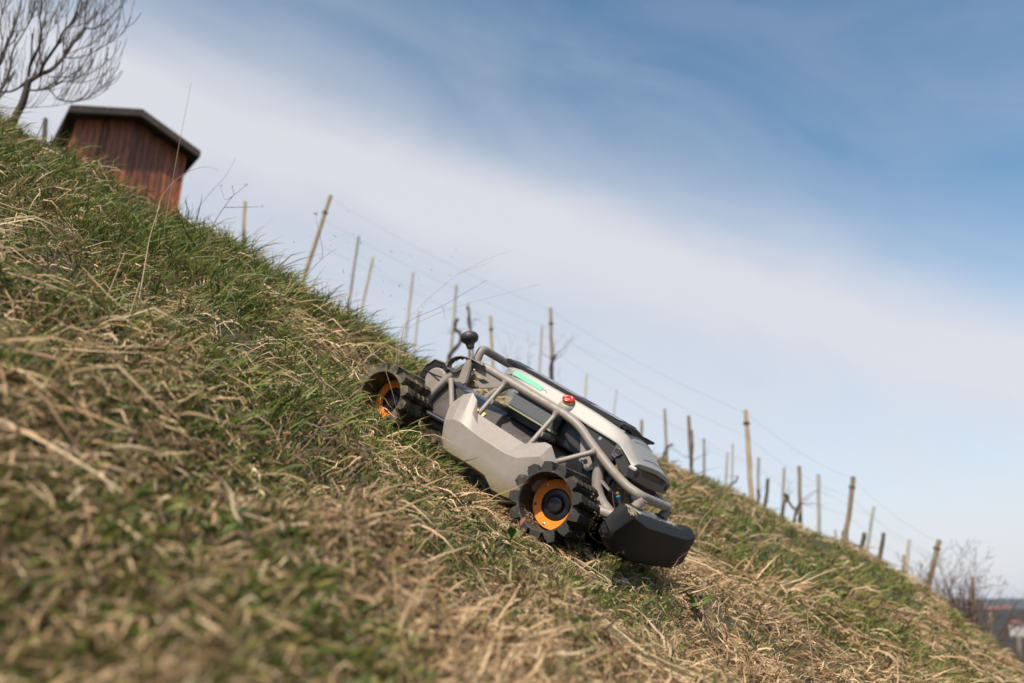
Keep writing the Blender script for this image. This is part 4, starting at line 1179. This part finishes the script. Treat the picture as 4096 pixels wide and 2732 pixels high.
POSTS = [
 (1322, 782, 1216, 1110, 13.5, .040, PW, 'tall pale post leaning hard to the right above the grassy brow', True),
 (2203, 1232, 2208, 1520, 14, .034, PW, 'tall pale wooden post rising behind the solar panel of the mower', True),
 (2982, 1640, 3006, 2010, 13, .042, PW, 'tallest straight pale post on the open slope past the bumper', True),
 (3413, 1907, 3380, 2180, 13.5, .042, PW, 'thick brown post leaning right, beside a stump, on the lower slope', True),
 (3756, 2160, 3708, 2365, 13, .040, PW, 'thick brown leaning post beside the bare bushes, lowest of the thick ones', True),
 (980, 806, 974, 960, 15, .036, PW, 'short pale post left of the hard leaning post', False),
 (1436, 945, 1392, 1240, 17, .034, PG, 'dark grey leaning post just right of the hard leaning one', False),
 (1492, 1030, 1448, 1230, 20, .036, PW, 'thin straw coloured post above the brown grass tuft', False),
 (1653, 1090, 1622, 1350, 19, .038, PG, 'grey post midway between brown tuft and lever knob', False),
 (1676, 1245, 1664, 1345, 24, .036, PG, 'stubby faint post right beside a taller grey one, left of the knob', False),
 (1826, 1140, 1802, 1425, 17, .040, PG, 'broad grey post with dark twisted vine, left of the knob', False),
 (1873, 1212, 1884, 1330, 22, .036, PG, 'faint post rising directly behind the lever knob', False),
 (1962, 1265, 1968, 1400, 15, .034, PW, 'short brown post right of the lever knob, above the rear hoop', True),
 (2168, 1302, 2158, 1490, 19, .036, PG, 'faint grey post close to the left of the pale one behind the panel', False),
 (2346, 1500, 2338, 1600, 24, .044, PG, 'faint short post above the red stop button', False),
 (2568, 1680, 2564, 1770, 16, .036, PW, 'stub of a brown post showing above the front of the panel', False),
 (2466, 1560, 2450, 1700, 30, .030, PG, 'hair thin pale stake above the panel, left of the post stub', False),
 (2659, 1635, 2668, 1860, 18, .036, PG, 'slender grey post behind the hood latch with hooked vine', False),
 (2753, 1663, 2766, 1900, 16, .040, PW, 'brown post with a split side just right of the hood', False),
 (2816, 1755, 2816, 1910, 22, .040, PG, 'pale grey post right of the split brown one', False),
 (2909, 1810, 2902, 1950, 24, .040, PG, 'faint left one of a close pair of posts', False),
 (2931, 1775, 2926, 1960, 24, .036, PG, 'faint right one of a close pair of posts', False),
 (3035, 1830, 3030, 2010, 20, .040, PG, 'grey post directly right of the tallest straight pale one', False),
 (3072, 1915, 3060, 2030, 15, .036, PD, 'short dark post between two grey ones past the tallest post', False),
 (3136, 1870, 3130, 2075, 21, .042, PG, 'pale faint post with dark hooked vine at its foot', False),
 (3196, 1865, 3202, 2100, 15, .038, PW, 'straight tan post with vine trunk leaning on it', False),
 (3273, 1897, 3276, 2130, 17, .042, PG, 'slightly bowed grey post standing alone on the slope', False),
 (3342, 2118, 3340, 2170, 24, .040, PG, 'tiny faint stub left of the thick brown leaning post', False),
 (3376, 2125, 3370, 2185, 15, .040, PD, 'grey stump touching the foot of the thick brown leaning post', False),
 (3495, 2027, 3466, 2205, 20, .040, PG, 'pale faint leaning post behind the short black one', False),
 (3459, 2132, 3432, 2250, 10.5, .030, PD, 'short black leaning post with a knot on its side', False),
 (3534, 2132, 3516, 2260, 12, .032, PD, 'short dark olive post right of the black knotted one', False),
 (3638, 2158, 3622, 2300, 16, .036, PG, 'thin grey post left of the lowest thick brown one', False),
 (3616, 2220, 3612, 2290, 15, .030, PW, 'reddish broken stake beside a thin grey post', False),
 (3890, 2306, 3893, 2490, 14, .034, PW, 'reddish brown post standing among the bare bushes', False),
 (3964, 2450, 3960, 2560, 13, .036, PW, 'pale post in front of the dark valley and far houses', False),
 (4076, 2548, 4076, 2630, 13, .036, PG, 'grey post at the very edge in the bottom corner', False),
 (182, 475, 176, 560, 9.0, .032, PD, 'dark post top between the bare tree and the shed', False),
]
post_top = {}
for i, p in enumerate(POSTS):
    o, t_, f_ = post(*p); post_top[i] = (t_, f_)

# ------------------------------------------------------------------ trellis wires
def wire(ids, f, label, r=.0018):
    pts = []
    for a in range(len(ids)):
        t_, ft = post_top[ids[a]]
        low = pix(POSTS[ids[a]][2], POSTS[ids[a]][3], POSTS[ids[a]][4])
        pts.append(t_.lerp(low, f))
    dense = []
    for a in range(len(pts) - 1):
        for k in range(8):
            q = k / 8; p = pts[a].lerp(pts[a + 1], q); p.z -= .12 * 4 * q * (1 - q); dense.append(p)
    dense.append(pts[-1])
    dense.append(dense[-1] + (dense[-1] - dense[-6]) * 2.0)
    o = tube('trellis_wire', [p - dense[0] for p in dense], r, 'wire', None, 5)
    o.location = dense[0]
    tag(o, label, 'wire', 'trellis wires of the nearest row')
wire([0, 1, 2, 3, 4], .03, 'top trellis wire of the nearest vine row')
wire([0, 1, 2, 3, 4], .30, 'second trellis wire from the top, nearest vine row')
wire([0, 1, 2, 3, 4], .58, 'third trellis wire from the top, nearest vine row')
wire([6, 8, 10, 13], .22, 'faint wire of the row behind, left of the mower')
wire([17, 19, 22, 24, 26, 29, 32], .18, 'faint wire of the row behind, right of the mower')

# ------------------------------------------------------------------ woody plants
def grow(segs, p, d, length, r, depth, rnd, up=.25, bend=.25, split=(2, 4), shrink=.68, nseg=5, lean=Vector((0, 0, 0))):
    pts, rad = [p.copy()], [r]
    q, v = p.copy(), d.normalized()
    for k in range(nseg):
        v = (v + Vector((rnd.gauss(0, bend), rnd.gauss(0, bend), rnd.gauss(0, bend))) * .45 + Vector((0, 0, up * .35)) + lean * .2).normalized()
        q = q + v * length / nseg
        pts.append(q.copy()); rad.append(r * (1 - .62 * (k + 1) / nseg))
    segs.append((pts, rad))
    if depth <= 0: return
    for _ in range(rnd.randint(*split)):
        k = rnd.randint(1, nseg); b_ = pts[k]
        dv = (pts[k] - pts[k - 1]).normalized()
        side = Vector((rnd.gauss(0, 1), rnd.gauss(0, 1), rnd.gauss(0, .6)))
        side = (side - dv * side.dot(dv)).normalized()
        grow(segs, b_, (dv * .75 + side * .75), length * shrink * rnd.uniform(.6, 1.1), rad[k] * .72, depth - 1, rnd, up, bend, split, shrink, nseg, lean)
def woody(name, segs, mat, base, label, cat, group=None, trunk_n=1, seg=5, tname='trunk', bname='crown', twigmat=None):
    e = empty(name, base)
    V, F = geo_join([tube_geo([p - base for p in pts], rad, 6) for pts, rad in segs[:trunk_n]])
    mesh_obj(tname, V, F, mat, e, True)
    if len(segs) > trunk_n:
        V, F = geo_join([tube_geo([p - base for p in pts], [max(x, .0018) for x in rad], 4, False) for pts, rad in segs[trunk_n:]])
        mesh_obj(bname, V, F, twigmat or mat, e, True)
    return tag(e, label, cat, group)
# the bare tree at the upper left: limbs traced through their real fork points, twigs grown from them
def bare_tree():
    rnd = random.Random(21); Y0 = 4.4
    def pl(pts, r0, r1, dy=0.0, cont=0):
        out = []
        for i, (x, y) in enumerate(pts):
            f = i / (len(pts) - 1)
            out.append(pix(x / 3.016, y / 3.016, Y0 + dy * f))
        # smooth the limb
        sm = []
        for i in range(len(out) - 1):
            a = out[max(i - 1, 0)]; b_ = out[i]; c = out[i + 1]; d = out[min(i + 2, len(out) - 1)]
            for k in range(4):
                t = k / 4
                sm.append(((b_ * 2) + (c - a) * t + (a * 2 - b_ * 5 + c * 4 - d) * t * t + (b_ * 3 - a - c * 3 + d) * t ** 3) * .5)
        sm.append(out[-1])
        n = len(sm)
        return sm, [r0 + (r1 - r0) * k / (n - 1) for k in range(n)]
    segs = [pl([(120, 1560), (190, 1400), (270, 1250), (320, 1080), (345, 970)], .026, .019)]
    limbs = [
     ([(345, 985), (480, 900), (620, 840), (740, 720), (830, 600), (930, 450), (1010, 340), (1030, 200), (1050, 80), (1090, -120)], .024, .006, .5),
     ([(480, 895), (530, 770), (620, 640), (700, 520), (760, 390), (850, 290), (930, 120), (990, -120)], .017, .005, -.5),
     ([(500, 780), (480, 600), (490, 400), (545, 260), (545, 0), (540, -140)], .012, .004, .7),
     ([(345, 920), (370, 760), (470, 560), (500, 420), (480, 200), (520, -60)], .014, .004, -.8),
     ([(-60, 860), (0, 740), (90, 520), (150, 370), (200, 240), (250, 40), (270, -140)], .022, .006, .6),
     ([(30, 1060), (90, 960), (130, 760), (160, 600), (280, 400), (380, 220), (460, 60), (520, -120)], .014, .004, .3),
     ([(-80, 1300), (0, 1110), (30, 1030), (60, 960)], .024, .016, .2),
     ([(0, 1110), (120, 1105), (230, 1060), (310, 990)], .009, .012, .2),
     ([(335, 1085), (430, 1090), (520, 1082), (620, 1055), (830, 920), (950, 840), (1040, 730), (1130, 560)], .012, .003, -.4),
     ([(600, 1080), (690, 1180), (840, 1222), (980, 1212), (1150, 1110), (1280, 990), (1345, 880)], .007, .002, -.5),
     ([(1015, 335), (1140, 345), (1270, 270), (1400, 140), (1480, 60), (1560, -40)], .009, .003, .3),
     ([(1030, 290), (1110, 220), (1250, 130), (1390, -10)], .006, .002, .5),
     ([(780, 690), (900, 700), (1070, 655), (1270, 545), (1400, 470), (1515, 365)], .008, .002, -.3),
     ([(600, 925), (830, 930), (960, 925), (1120, 870), (1230, 800), (1315, 710)], .006, .002, .4),
     ([(640, 1000), (820, 985), (970, 1000), (1130, 960), (1260, 900), (1352, 835)], .006, .002, .3),
     ([(-20, 1300), (300, 1300), (520, 1290), (720, 1270), (900, 1230), (985, 1180)], .005, .002, .2),
     ([(840, 330), (940, 310), (1060, 270), (1160, 210)], .004, .002, .6),
     ([(560, 400), (640, 330), (720, 180), (740, 40), (760, -90)], .005, .002, .5),
     ([(160, 380), (300, 350), (400, 180), (470, 20)], .006, .002, -.4),
     ([(30, 480), (0, 330), (20, 180), (60, 60), (90, -60)], .010, .004, .4),
     ([(640, 1180), (820, 1235), (960, 1215), (1130, 1180), (1320, 1060)], .0035, .0015, .2),
     ([(850, 640), (1010, 570), (1160, 480), (1270, 370), (1340, 250)], .005, .0018, .2)]
    for pts, r0, r1, dy in limbs: segs.append(pl(pts, r0 * .66, r1 * .6, dy))
    for pts, rad in segs[1:len(limbs) + 1][:]:
        L = sum((pts[i + 1] - pts[i]).length for i in range(len(pts) - 1))
        for _ in range(int(7 + L * 9)):
            k = rnd.randrange(2, len(pts) - 1); dv = (pts[k + 1] - pts[k]).normalized()
            side = Vector((rnd.gauss(0, 1), rnd.gauss(0, 1), rnd.gauss(.3, .6))); side = (side - dv * side.dot(dv)).normalized()
            grow(segs, pts[k], dv * .85 + side * .5 + Vector((.12, 0, .25)), rnd.uniform(.12, .34), max(rad[k] * .42, .0020), 1 if rnd.random() < .4 else 0, rnd, .95, .14, (1, 3), .6, 6)
    base = Vector((segs[0][0][0]))
    # root the trunk in the ground
    foot = base.copy(); foot.z = gz(base.x, base.y) - .1
    if foot.z < base.z:
        segs.insert(0, ([foot, base], [.030, .026])); n_t = 2
    else:
        foot = base; n_t = 1
    woody('bare_tree', segs, 'bark', foot, 'leafless tree with upswept twigs above the grassy bank beside the shed', 'tree', None, n_t)
bare_tree()

def shrub(px, py, Y, n, length, r, depth, seed, label, spread=.7, group='bare bushes on the lower slope', lean=Vector((0, 0, 0)), mat='twig', name='bare_bush'):
    rnd = random.Random(seed); b_ = pix(px, py, Y); b_.z = min(b_.z, gz(b_.x, b_.y) + .0) if name == 'bare_bush' else b_.z
    segs = []
    for k in range(n):
        d = Vector((rnd.gauss(0, spread), rnd.gauss(0, spread), 1.0))
        grow(segs, b_ + Vector((rnd.gauss(0, .08), rnd.gauss(0, .08), -.05)), d, length * rnd.uniform(.65, 1.15), r * rnd.uniform(.7, 1.1), depth, rnd, .35, .2, (2, 3), .6, 6, lean)
    return woody(name, segs, mat, b_, label, 'bush', group, n, tname='stems', bname='twigs')
shrub(3652, 2345, 11.0, 9, .36, .008, 2, 31, 'small sparse bush left of the lowest thick brown post', .5)
shrub(3762, 2430, 11.5, 14, .62, .010, 3, 32, 'twiggy bare bush right of the lowest thick brown post', .45, lean=Vector((.1, 0, 0)))
shrub(3830, 2460, 12.0, 15, .88, .012, 3, 33, 'tallest bare bush, between thick brown post and reddish post', .4, lean=Vector((.15, 0, 0)))
shrub(3905, 2510, 11.5, 16, .85, .012, 3, 34, 'bare bush with long outer canes right of the reddish post', .45, lean=Vector((.35, 0, 0)))
shrub(4070, 2640, 13.0, 20, .62, .012, 3, 35, 'dense brown bush in the bottom corner under the white house', .55)
_b = pix(2075, 1300, 15.0)
shrub(2075, 1530, 15.0, 11, max(1.2, (_b.z - gz(_b.x, _b.y)) * .62), .011, 3, 36, 'arching bare canes behind the rear hoop of the mower', .55, group='canes in the vineyard', mat='vine_bark')

def vine(pts_px, Y, r, seed, label, twigs=4):
    rnd = random.Random(seed); pts = [pix(x, y, Y) for x, y in pts_px]
    foot = pts[0].copy(); g = gz(foot.x, foot.y)
    if g < foot.z: pts.insert(0, Vector((foot.x, foot.y, g - .1)))
    sm = fillet(pts, .12, 5)
    rad = [r * rnd.uniform(.8, 1.25) * (1.1 - .3 * i / len(sm)) for i in range(len(sm))]
    segs = [(sm, rad)]
    for _ in range(twigs):
        k = rnd.randrange(len(sm) // 2, len(sm)); d = Vector((rnd.gauss(.4, .8), rnd.gauss(0, .6), rnd.uniform(-.1, 1)))
        grow(segs, sm[k], d, rnd.uniform(.2, .55), .008, 1, rnd, .2, .35, (1, 2), .6, 5)
    woody('grape_vine', segs, 'vine_bark', sm[0].copy(), label, 'vine', 'old vines in the rows', 1, bname='canes')
vine([(1795, 1425), (1815, 1400), (1845, 1368), (1842, 1330), (1818, 1318), (1822, 1290), (1832, 1275)], 16.8, .045, 41, 'dark twisted vine trunk on the broad grey post left of the knob')
vine([(1880, 1360), (1884, 1320), (1872, 1290), (1878, 1250), (1868, 1225)], 21.8, .05, 42, 'thin crooked vine behind the lever knob')
vine([(2206, 1520), (2200, 1470), (2214, 1435), (2224, 1418)], 13.9, .035, 43, 'pale vine trunk bound to the post behind the solar panel', 5)
vine([(2640, 1880), (2648, 1840), (2662, 1800), (2672, 1785), (2690, 1778)], 17.8, .035, 44, 'dark hooked vine trunk right of the hood latch', 2)
vine([(2770, 1900), (2764, 1850), (2772, 1790), (2768, 1720)], 15.9, .022, 45, 'dark vine stem tied along the split brown post', 2)
vine([(3128, 2060), (3136, 2010), (3155, 1990), (3138, 1975), (3140, 1985), (3170, 2030), (3185, 2040)], 17, .035, 46, 'looping dark vine between two posts on the open slope', 2)
vine([(3176, 2090), (3180, 2060), (3194, 2025), (3200, 2010)], 14.8, .030, 47, 'straight dark vine trunk leaning against the tan post', 3)
vine([(2905, 1950), (2945, 1925), (2952, 1905)], 20, .03, 48, 'small dark vine stump left of the tallest straight post', 1)
vine([(3030, 2010), (3040, 1985), (3030, 1955)], 19, .03, 49, 'small dark vine stump right of the tallest straight post', 1)
vine([(985, 985), (972, 950), (980, 920)], 14.9, .028, 50, 'dark vine stub at the foot of the short pale post', 2)

# ------------------------------------------------------------------ dry stalks standing in the grass
def stalk(label, lines, Y, r=.0016, mat='straw_stem', heads=(), name='dry_stalk'):
    first = pix(*lines[0][0], Y); base = Vector((first.x, first.y, gz(first.x, first.y)))
    e = empty(name, base); tag(e, label, 'stalk', 'dry stalks standing above the grass')
    for i, ln in enumerate(lines):
        pts = [pix(x, y, Y) for x, y in ln]
        if i == 0 and pts[0].z > base.z: pts.insert(0, base)
        sm = fillet(pts, .06, 4)
        rr = [r * (1 - .6 * k / len(sm)) * (1 if i == 0 else .75) for k in range(len(sm))]
        tube('stem' if i == 0 else 'side_stem', [p - base for p in sm], rr, mat, e, 5)
    for (x, y, n, sz) in heads:
        rnd = random.Random(int(x + y)); c = pix(x, y, Y) - base; parts = []
        for k in range(n):
            d = Vector((rnd.gauss(0, 1), rnd.gauss(0, .6), rnd.uniform(.2, 1.2))).normalized() * sz * rnd.uniform(.6, 1)
            parts.append(tube_geo([c, c + d * .5 + Vector((0, 0, .1 * sz)), c + d], [.0006, .0005, .0014], 4))
        mesh_obj('seed_head', *geo_join(parts), mat, e)
stalk('straight pale stem rising in front of the shed', [[(676, 800), (720, 560), (765, 330)]], 2.7, .0016)
stalk('arching pale stem with drooping tip at the shed corner', [[(640, 790), (700, 720), (760, 680), (830, 664), (872, 680)]], 2.6, .0014)
stalk('thin stem bent like an elbow right of the shed', [[(790, 830), (850, 760), (905, 705), (940, 635)]], 4.0, .0014, 'twig')
stalk('branched purple brown weed skeleton right of the shed', [[(850, 900), (895, 830), (935, 780), (960, 762), (984, 742)], [(930, 785), (900, 805), (882, 745)], [(895, 830), (1000, 828), (1052, 826)], [(935, 780), (930, 750)]], 2.9, .0016, 'twig', [(984, 742, 4, .012), (1052, 826, 3, .012), (882, 745, 3, .01), (930, 748, 3, .01)])
stalk('forked dark stem with a small seed umbel beside the hard leaning post', [[(1190, 1160), (1240, 1085), (1288, 1032), (1345, 994)], [(1288, 1032), (1292, 1000), (1270, 900), (1262, 862)]], 3.0, .0015, 'twig', [(1262, 860, 8, .018)])
stalk('uppermost of three long stems fanning right over the mower', [[(1590, 1320), (1700, 1205), (1830, 1095), (1960, 1030), (2045, 1002)], [(1830, 1095), (1930, 1060), (1975, 1040)]], 2.9, .0011)
stalk('middle of three long stems fanning right over the mower', [[(1610, 1290), (1770, 1226), (1870, 1165), (1950, 1120)], [(1770, 1226), (1776, 1250), (1782, 1280)]], 2.95, .0011, 'twig')
stalk('lowest of three long stems fanning right over the mower', [[(1600, 1330), (1700, 1275), (1815, 1228), (2000, 1180), (2160, 1136)]], 3.0, .0010)
stalk('dark drooping stem curled over in the grass below the leaning post', [[(1128, 1215), (1118, 1140), (1090, 1072), (1062, 1056), (1040, 1054)]], 2.5, .0018, 'twig')
stalk('pale stem slanting up from the grass past the bumper', [[(2790, 2090), (2860, 2020), (2935, 1945)]], 3.4, .0022)
stalk('long pale dead stem leaning right on the lower slope', [[(3225, 2440), (3290, 2385), (3355, 2338)]], 2.3, .0022)
for i, (x0, y0, x1, y1, Y, lab) in enumerate([(300, 1560, 500, 1010, 1.5, 'blurred pale stem leaning right in the near grass, left one of a pair'), (420, 1640, 560, 1130, 1.5, 'blurred pale stem leaning right in the near grass, right one of a pair'), (580, 1060, 640, 820, 1.9, 'blurred thin stem upright in the bank below the shed')]):
    stalk(lab, [[(x0, y0), ((x0 + x1) / 2 - 10, (y0 + y1) / 2), (x1, y1)]], Y, .0022)

# fallen leaf by the front wheel
def leaf_mesh(name, c, L, W, d, n, mat, parent=None, curl=.25):
    d = Vector(d).normalized(); n = Vector(n); n = (n - d * n.dot(d)).normalized(); s_ = d.cross(n)
    V, F = [], []
    for k in range(7):
        t = k / 6; w = W * math.sin(math.pi * min(1, t * .92 + .06)) ** .8
        for j in (-1, 0, 1): V.append(Vector(c) + d * L * t + s_ * w * j + n * (abs(j) * w * curl * 1.6 + math.sin(t * 3) * L * curl * .5))
    for k in range(6):
        for j in range(2): F.append((k * 3 + j, k * 3 + j + 1, k * 3 + j + 4, k * 3 + j + 3))
    return V, F
lp = pix(2080, 2105, 2.02); lp.z = gz(lp.x, lp.y) + .045
V, F = leaf_mesh('fallen_leaf', (0, 0, 0), .026, .009, (.5, -.3, .6), (-.2, -.6, .8), 'dead_leaf', None, .12)
o = mesh_obj('fallen_leaf', V, F, 'dead_leaf', None, True); o.location = lp
tag(o, 'curled red brown leaf caught in the grass beside the front wheel', 'leaf')
# broad leaved weeds low in the sward
parts = []; rnd = random.Random(77)
spots = [(1870, 1985, 2.0, 6, .022), (1830, 1960, 2.0, 6, .018), (1890, 2030, 1.9, 6, .022), (2775, 2150, 2.35, 8, .05), (2740, 2205, 2.3, 6, .04), (760, 1560, 1.4, 8, .025), (820, 1540, 1.45, 8, .022), (2045, 2130, 1.9, 5, .035), (1010, 2120, 1.05, 8, .025), (1160, 2250, 1.0, 8, .022), (860, 2200, .95, 8, .025), (2500, 2560, 1.3, 8, .025), (3000, 2480, 1.6, 8, .03), (1500, 2560, 1.0, 8, .022), (1700, 2300, 1.4, 8, .022)]
for (px, py, Y, n, L) in spots:
    b_ = pix(px, py, Y); zz = gz(b_.x, b_.y); b_.z = zz + .02
    for k in range(n):
        a = rnd.uniform(0, 6.28); d = Vector((math.cos(a), math.sin(a), rnd.uniform(.3, 1.2)))
        V, F = leaf_mesh('', b_ + Vector((math.cos(a), math.sin(a), 0)) * .01, L * rnd.uniform(.7, 1.2), L * .22, d, (0, 0, 1) if abs(d.z) < .9 else (1, 0, 0), '', curl=.12)
        parts.append((V, F))
plain('weed_leaf', (0.085, 0.14, 0.032), 0.45, 0.0, 0.3, 60)
o = mesh_obj('broadleaf_weeds', *geo_join(parts), 'weed_leaf', None, True); tag(o, 'low broad leaved weeds between the grass', kind='stuff')
# clippings thrown up behind the machine
rnd = random.Random(5); parts = []
for _ in range(70):
    x = rnd.gauss(1500, 150); y = rnd.gauss(1130, 130)
    if y > 480 + .55 * x - 30: continue
    c = pix(x, y, rnd.uniform(2.6, 3.2)); d = Vector((rnd.gauss(0, 1), rnd.gauss(0, 1), rnd.gauss(0, 1))).normalized() * rnd.uniform(.002, .009)
    s_ = d.cross(Vector((0, 1, 0))).normalized() * .0008
    parts.append(([c - d - s_, c - d + s_, c + d + s_, c + d - s_], [(0, 1, 2, 3)]))
o = mesh_obj('grass_clippings', *geo_join(parts), 'weed_leaf'); tag(o, 'specks of cut grass flying in the air behind the mower', kind='stuff')

# ------------------------------------------------------------------ the far valley
def sheet(name, x0, x1, y0, y1, nx_, ny_, fz, mat, label):
    xs, ys = np.linspace(x0, x1, nx_), np.linspace(y0, y1, ny_)
    X, Y = np.meshgrid(xs, ys); Z = fz(X, Y); id_ = np.arange(nx_ * ny_).reshape(ny_, nx_)
    q = np.stack([id_[:-1, :-1], id_[:-1, 1:], id_[1:, 1:], id_[1:, :-1]], -1).reshape(-1, 4)
    me = np_mesh(name, np.stack([X.ravel(), Y.ravel(), Z.ravel()], -1), q, mat)
    return tag(link(bpy.data.objects.new(name, me)), label, kind='structure')
sheet('valley', -9000, 9000, -9000, 9000, 60, 60, lambda x, y: -75 + 0 * x, 'farmland', 'flat valley floor far below the vineyard')
def far_z(x, y):
    prof = np.exp(-((y - 4200) / 700.0) ** 2)
    return -80 + prof * (88 + 14 * (fbm(x / 900.0, y / 3000.0, 3) - .5) * 2)
sheet('hills', -6000, 8000, 2600, 6200, 140, 40, far_z, 'woodland', 'long ridge of blue hills on the horizon')
def vil_z(x, y):
    prof = np.exp(-((y - 640) / 170.0) ** 2)
    return -80 + prof * (74 + 7 * (fbm(x / 90.0, y / 120.0, 3) - .5) * 2 - np.clip((x - 430) / 60, 0, 3) * 4) + 5 * (fbm(x / 9.0, y / 9.0, 2) - .5)
sheet('wooded_hill', -400, 1500, 240, 1050, 300, 140, vil_z, 'woodland', 'dark wooded hill with a village beyond the vineyard')
HOUSES = [(3915, 2440, 640, 6, 6, 'white_wall', 'white gabled house at the left end of the far village'),
          (3934, 2428, 680, 7, 5, 'white_wall', 'small pale house with red roof above the leftmost village house'),
          (3968, 2432, 660, 9, 5, 'white_wall', 'red roofed house in the middle of the far village'),
          (3998, 2438, 660, 8, 5, 'white_wall', 'low white house at the right end of the far village'),
          (4022, 2428, 700, 5, 5, 'white_wall', 'tiny far house beside a dark tree on the ridge'),
          (4064, 2488, 420, 6, 4, 'white_wall', 'bright white house down the valley above the corner bush')]
for px, py, Y, W, Hh, wm, lab in HOUSES:
    c = pix(px, py, Y); e = empty('far_house', (c.x, c.y, c.z - Hh)); tag(e, lab, 'house', 'houses of the far village')
    D = W * .8; hw = W / 2
    e.rotation_euler = (0, 0, random.Random(px).uniform(-.7, .7))
    box('wall', (-hw, -D / 2, -3), (hw, D / 2, Hh * .75), wm, e)
    v = [(-hw - .4, -D / 2 - .4, Hh * .75), (hw + .4, -D / 2 - .4, Hh * .75), (hw + .4, D / 2 + .4, Hh * .75), (-hw - .4, D / 2 + .4, Hh * .75), (-hw - .4, 0, Hh * 1.2), (hw + .4, 0, Hh * 1.2)]
    mesh_obj('roof', v, [(0, 1, 5, 4), (2, 3, 4, 5), (1, 2, 5), (3, 0, 4), (3, 2, 1, 0)], 'roof_tile', e)
    for k in (-1, 0, 1):
        box('window', (k * hw * .6 - .5, -D / 2 - .06, Hh * .3), (k * hw * .6 + .5, -D / 2 - .01, Hh * .3 + 1.3), 'window_glass', e)

# ------------------------------------------------------------------ the air between here and the hills
bm = bmesh.new(); box_bm(bm, (-6500, -6500, -82), (8500, 6700, 60))
hz_o = bm_obj('haze', bm, 'wire')
hm = bpy.data.materials.new('haze_air'); hm.use_nodes = True
hn, hl = hm.node_tree.nodes, hm.node_tree.links
hn.clear()
ho = hn.new('ShaderNodeOutputMaterial'); hv = hn.new('ShaderNodeVolumePrincipled')
hv.inputs['Color'].default_value = (0.80, 0.88, 1.0, 1); hv.inputs['Density'].default_value = 0.00006; hv.inputs['Anisotropy'].default_value = 0.2
hl.new(hv.outputs[0], ho.inputs['Volume'])
hz_o.data.materials.clear(); hz_o.data.materials.append(hm)
tag(hz_o, 'thin blue haze over the valley', kind='stuff')
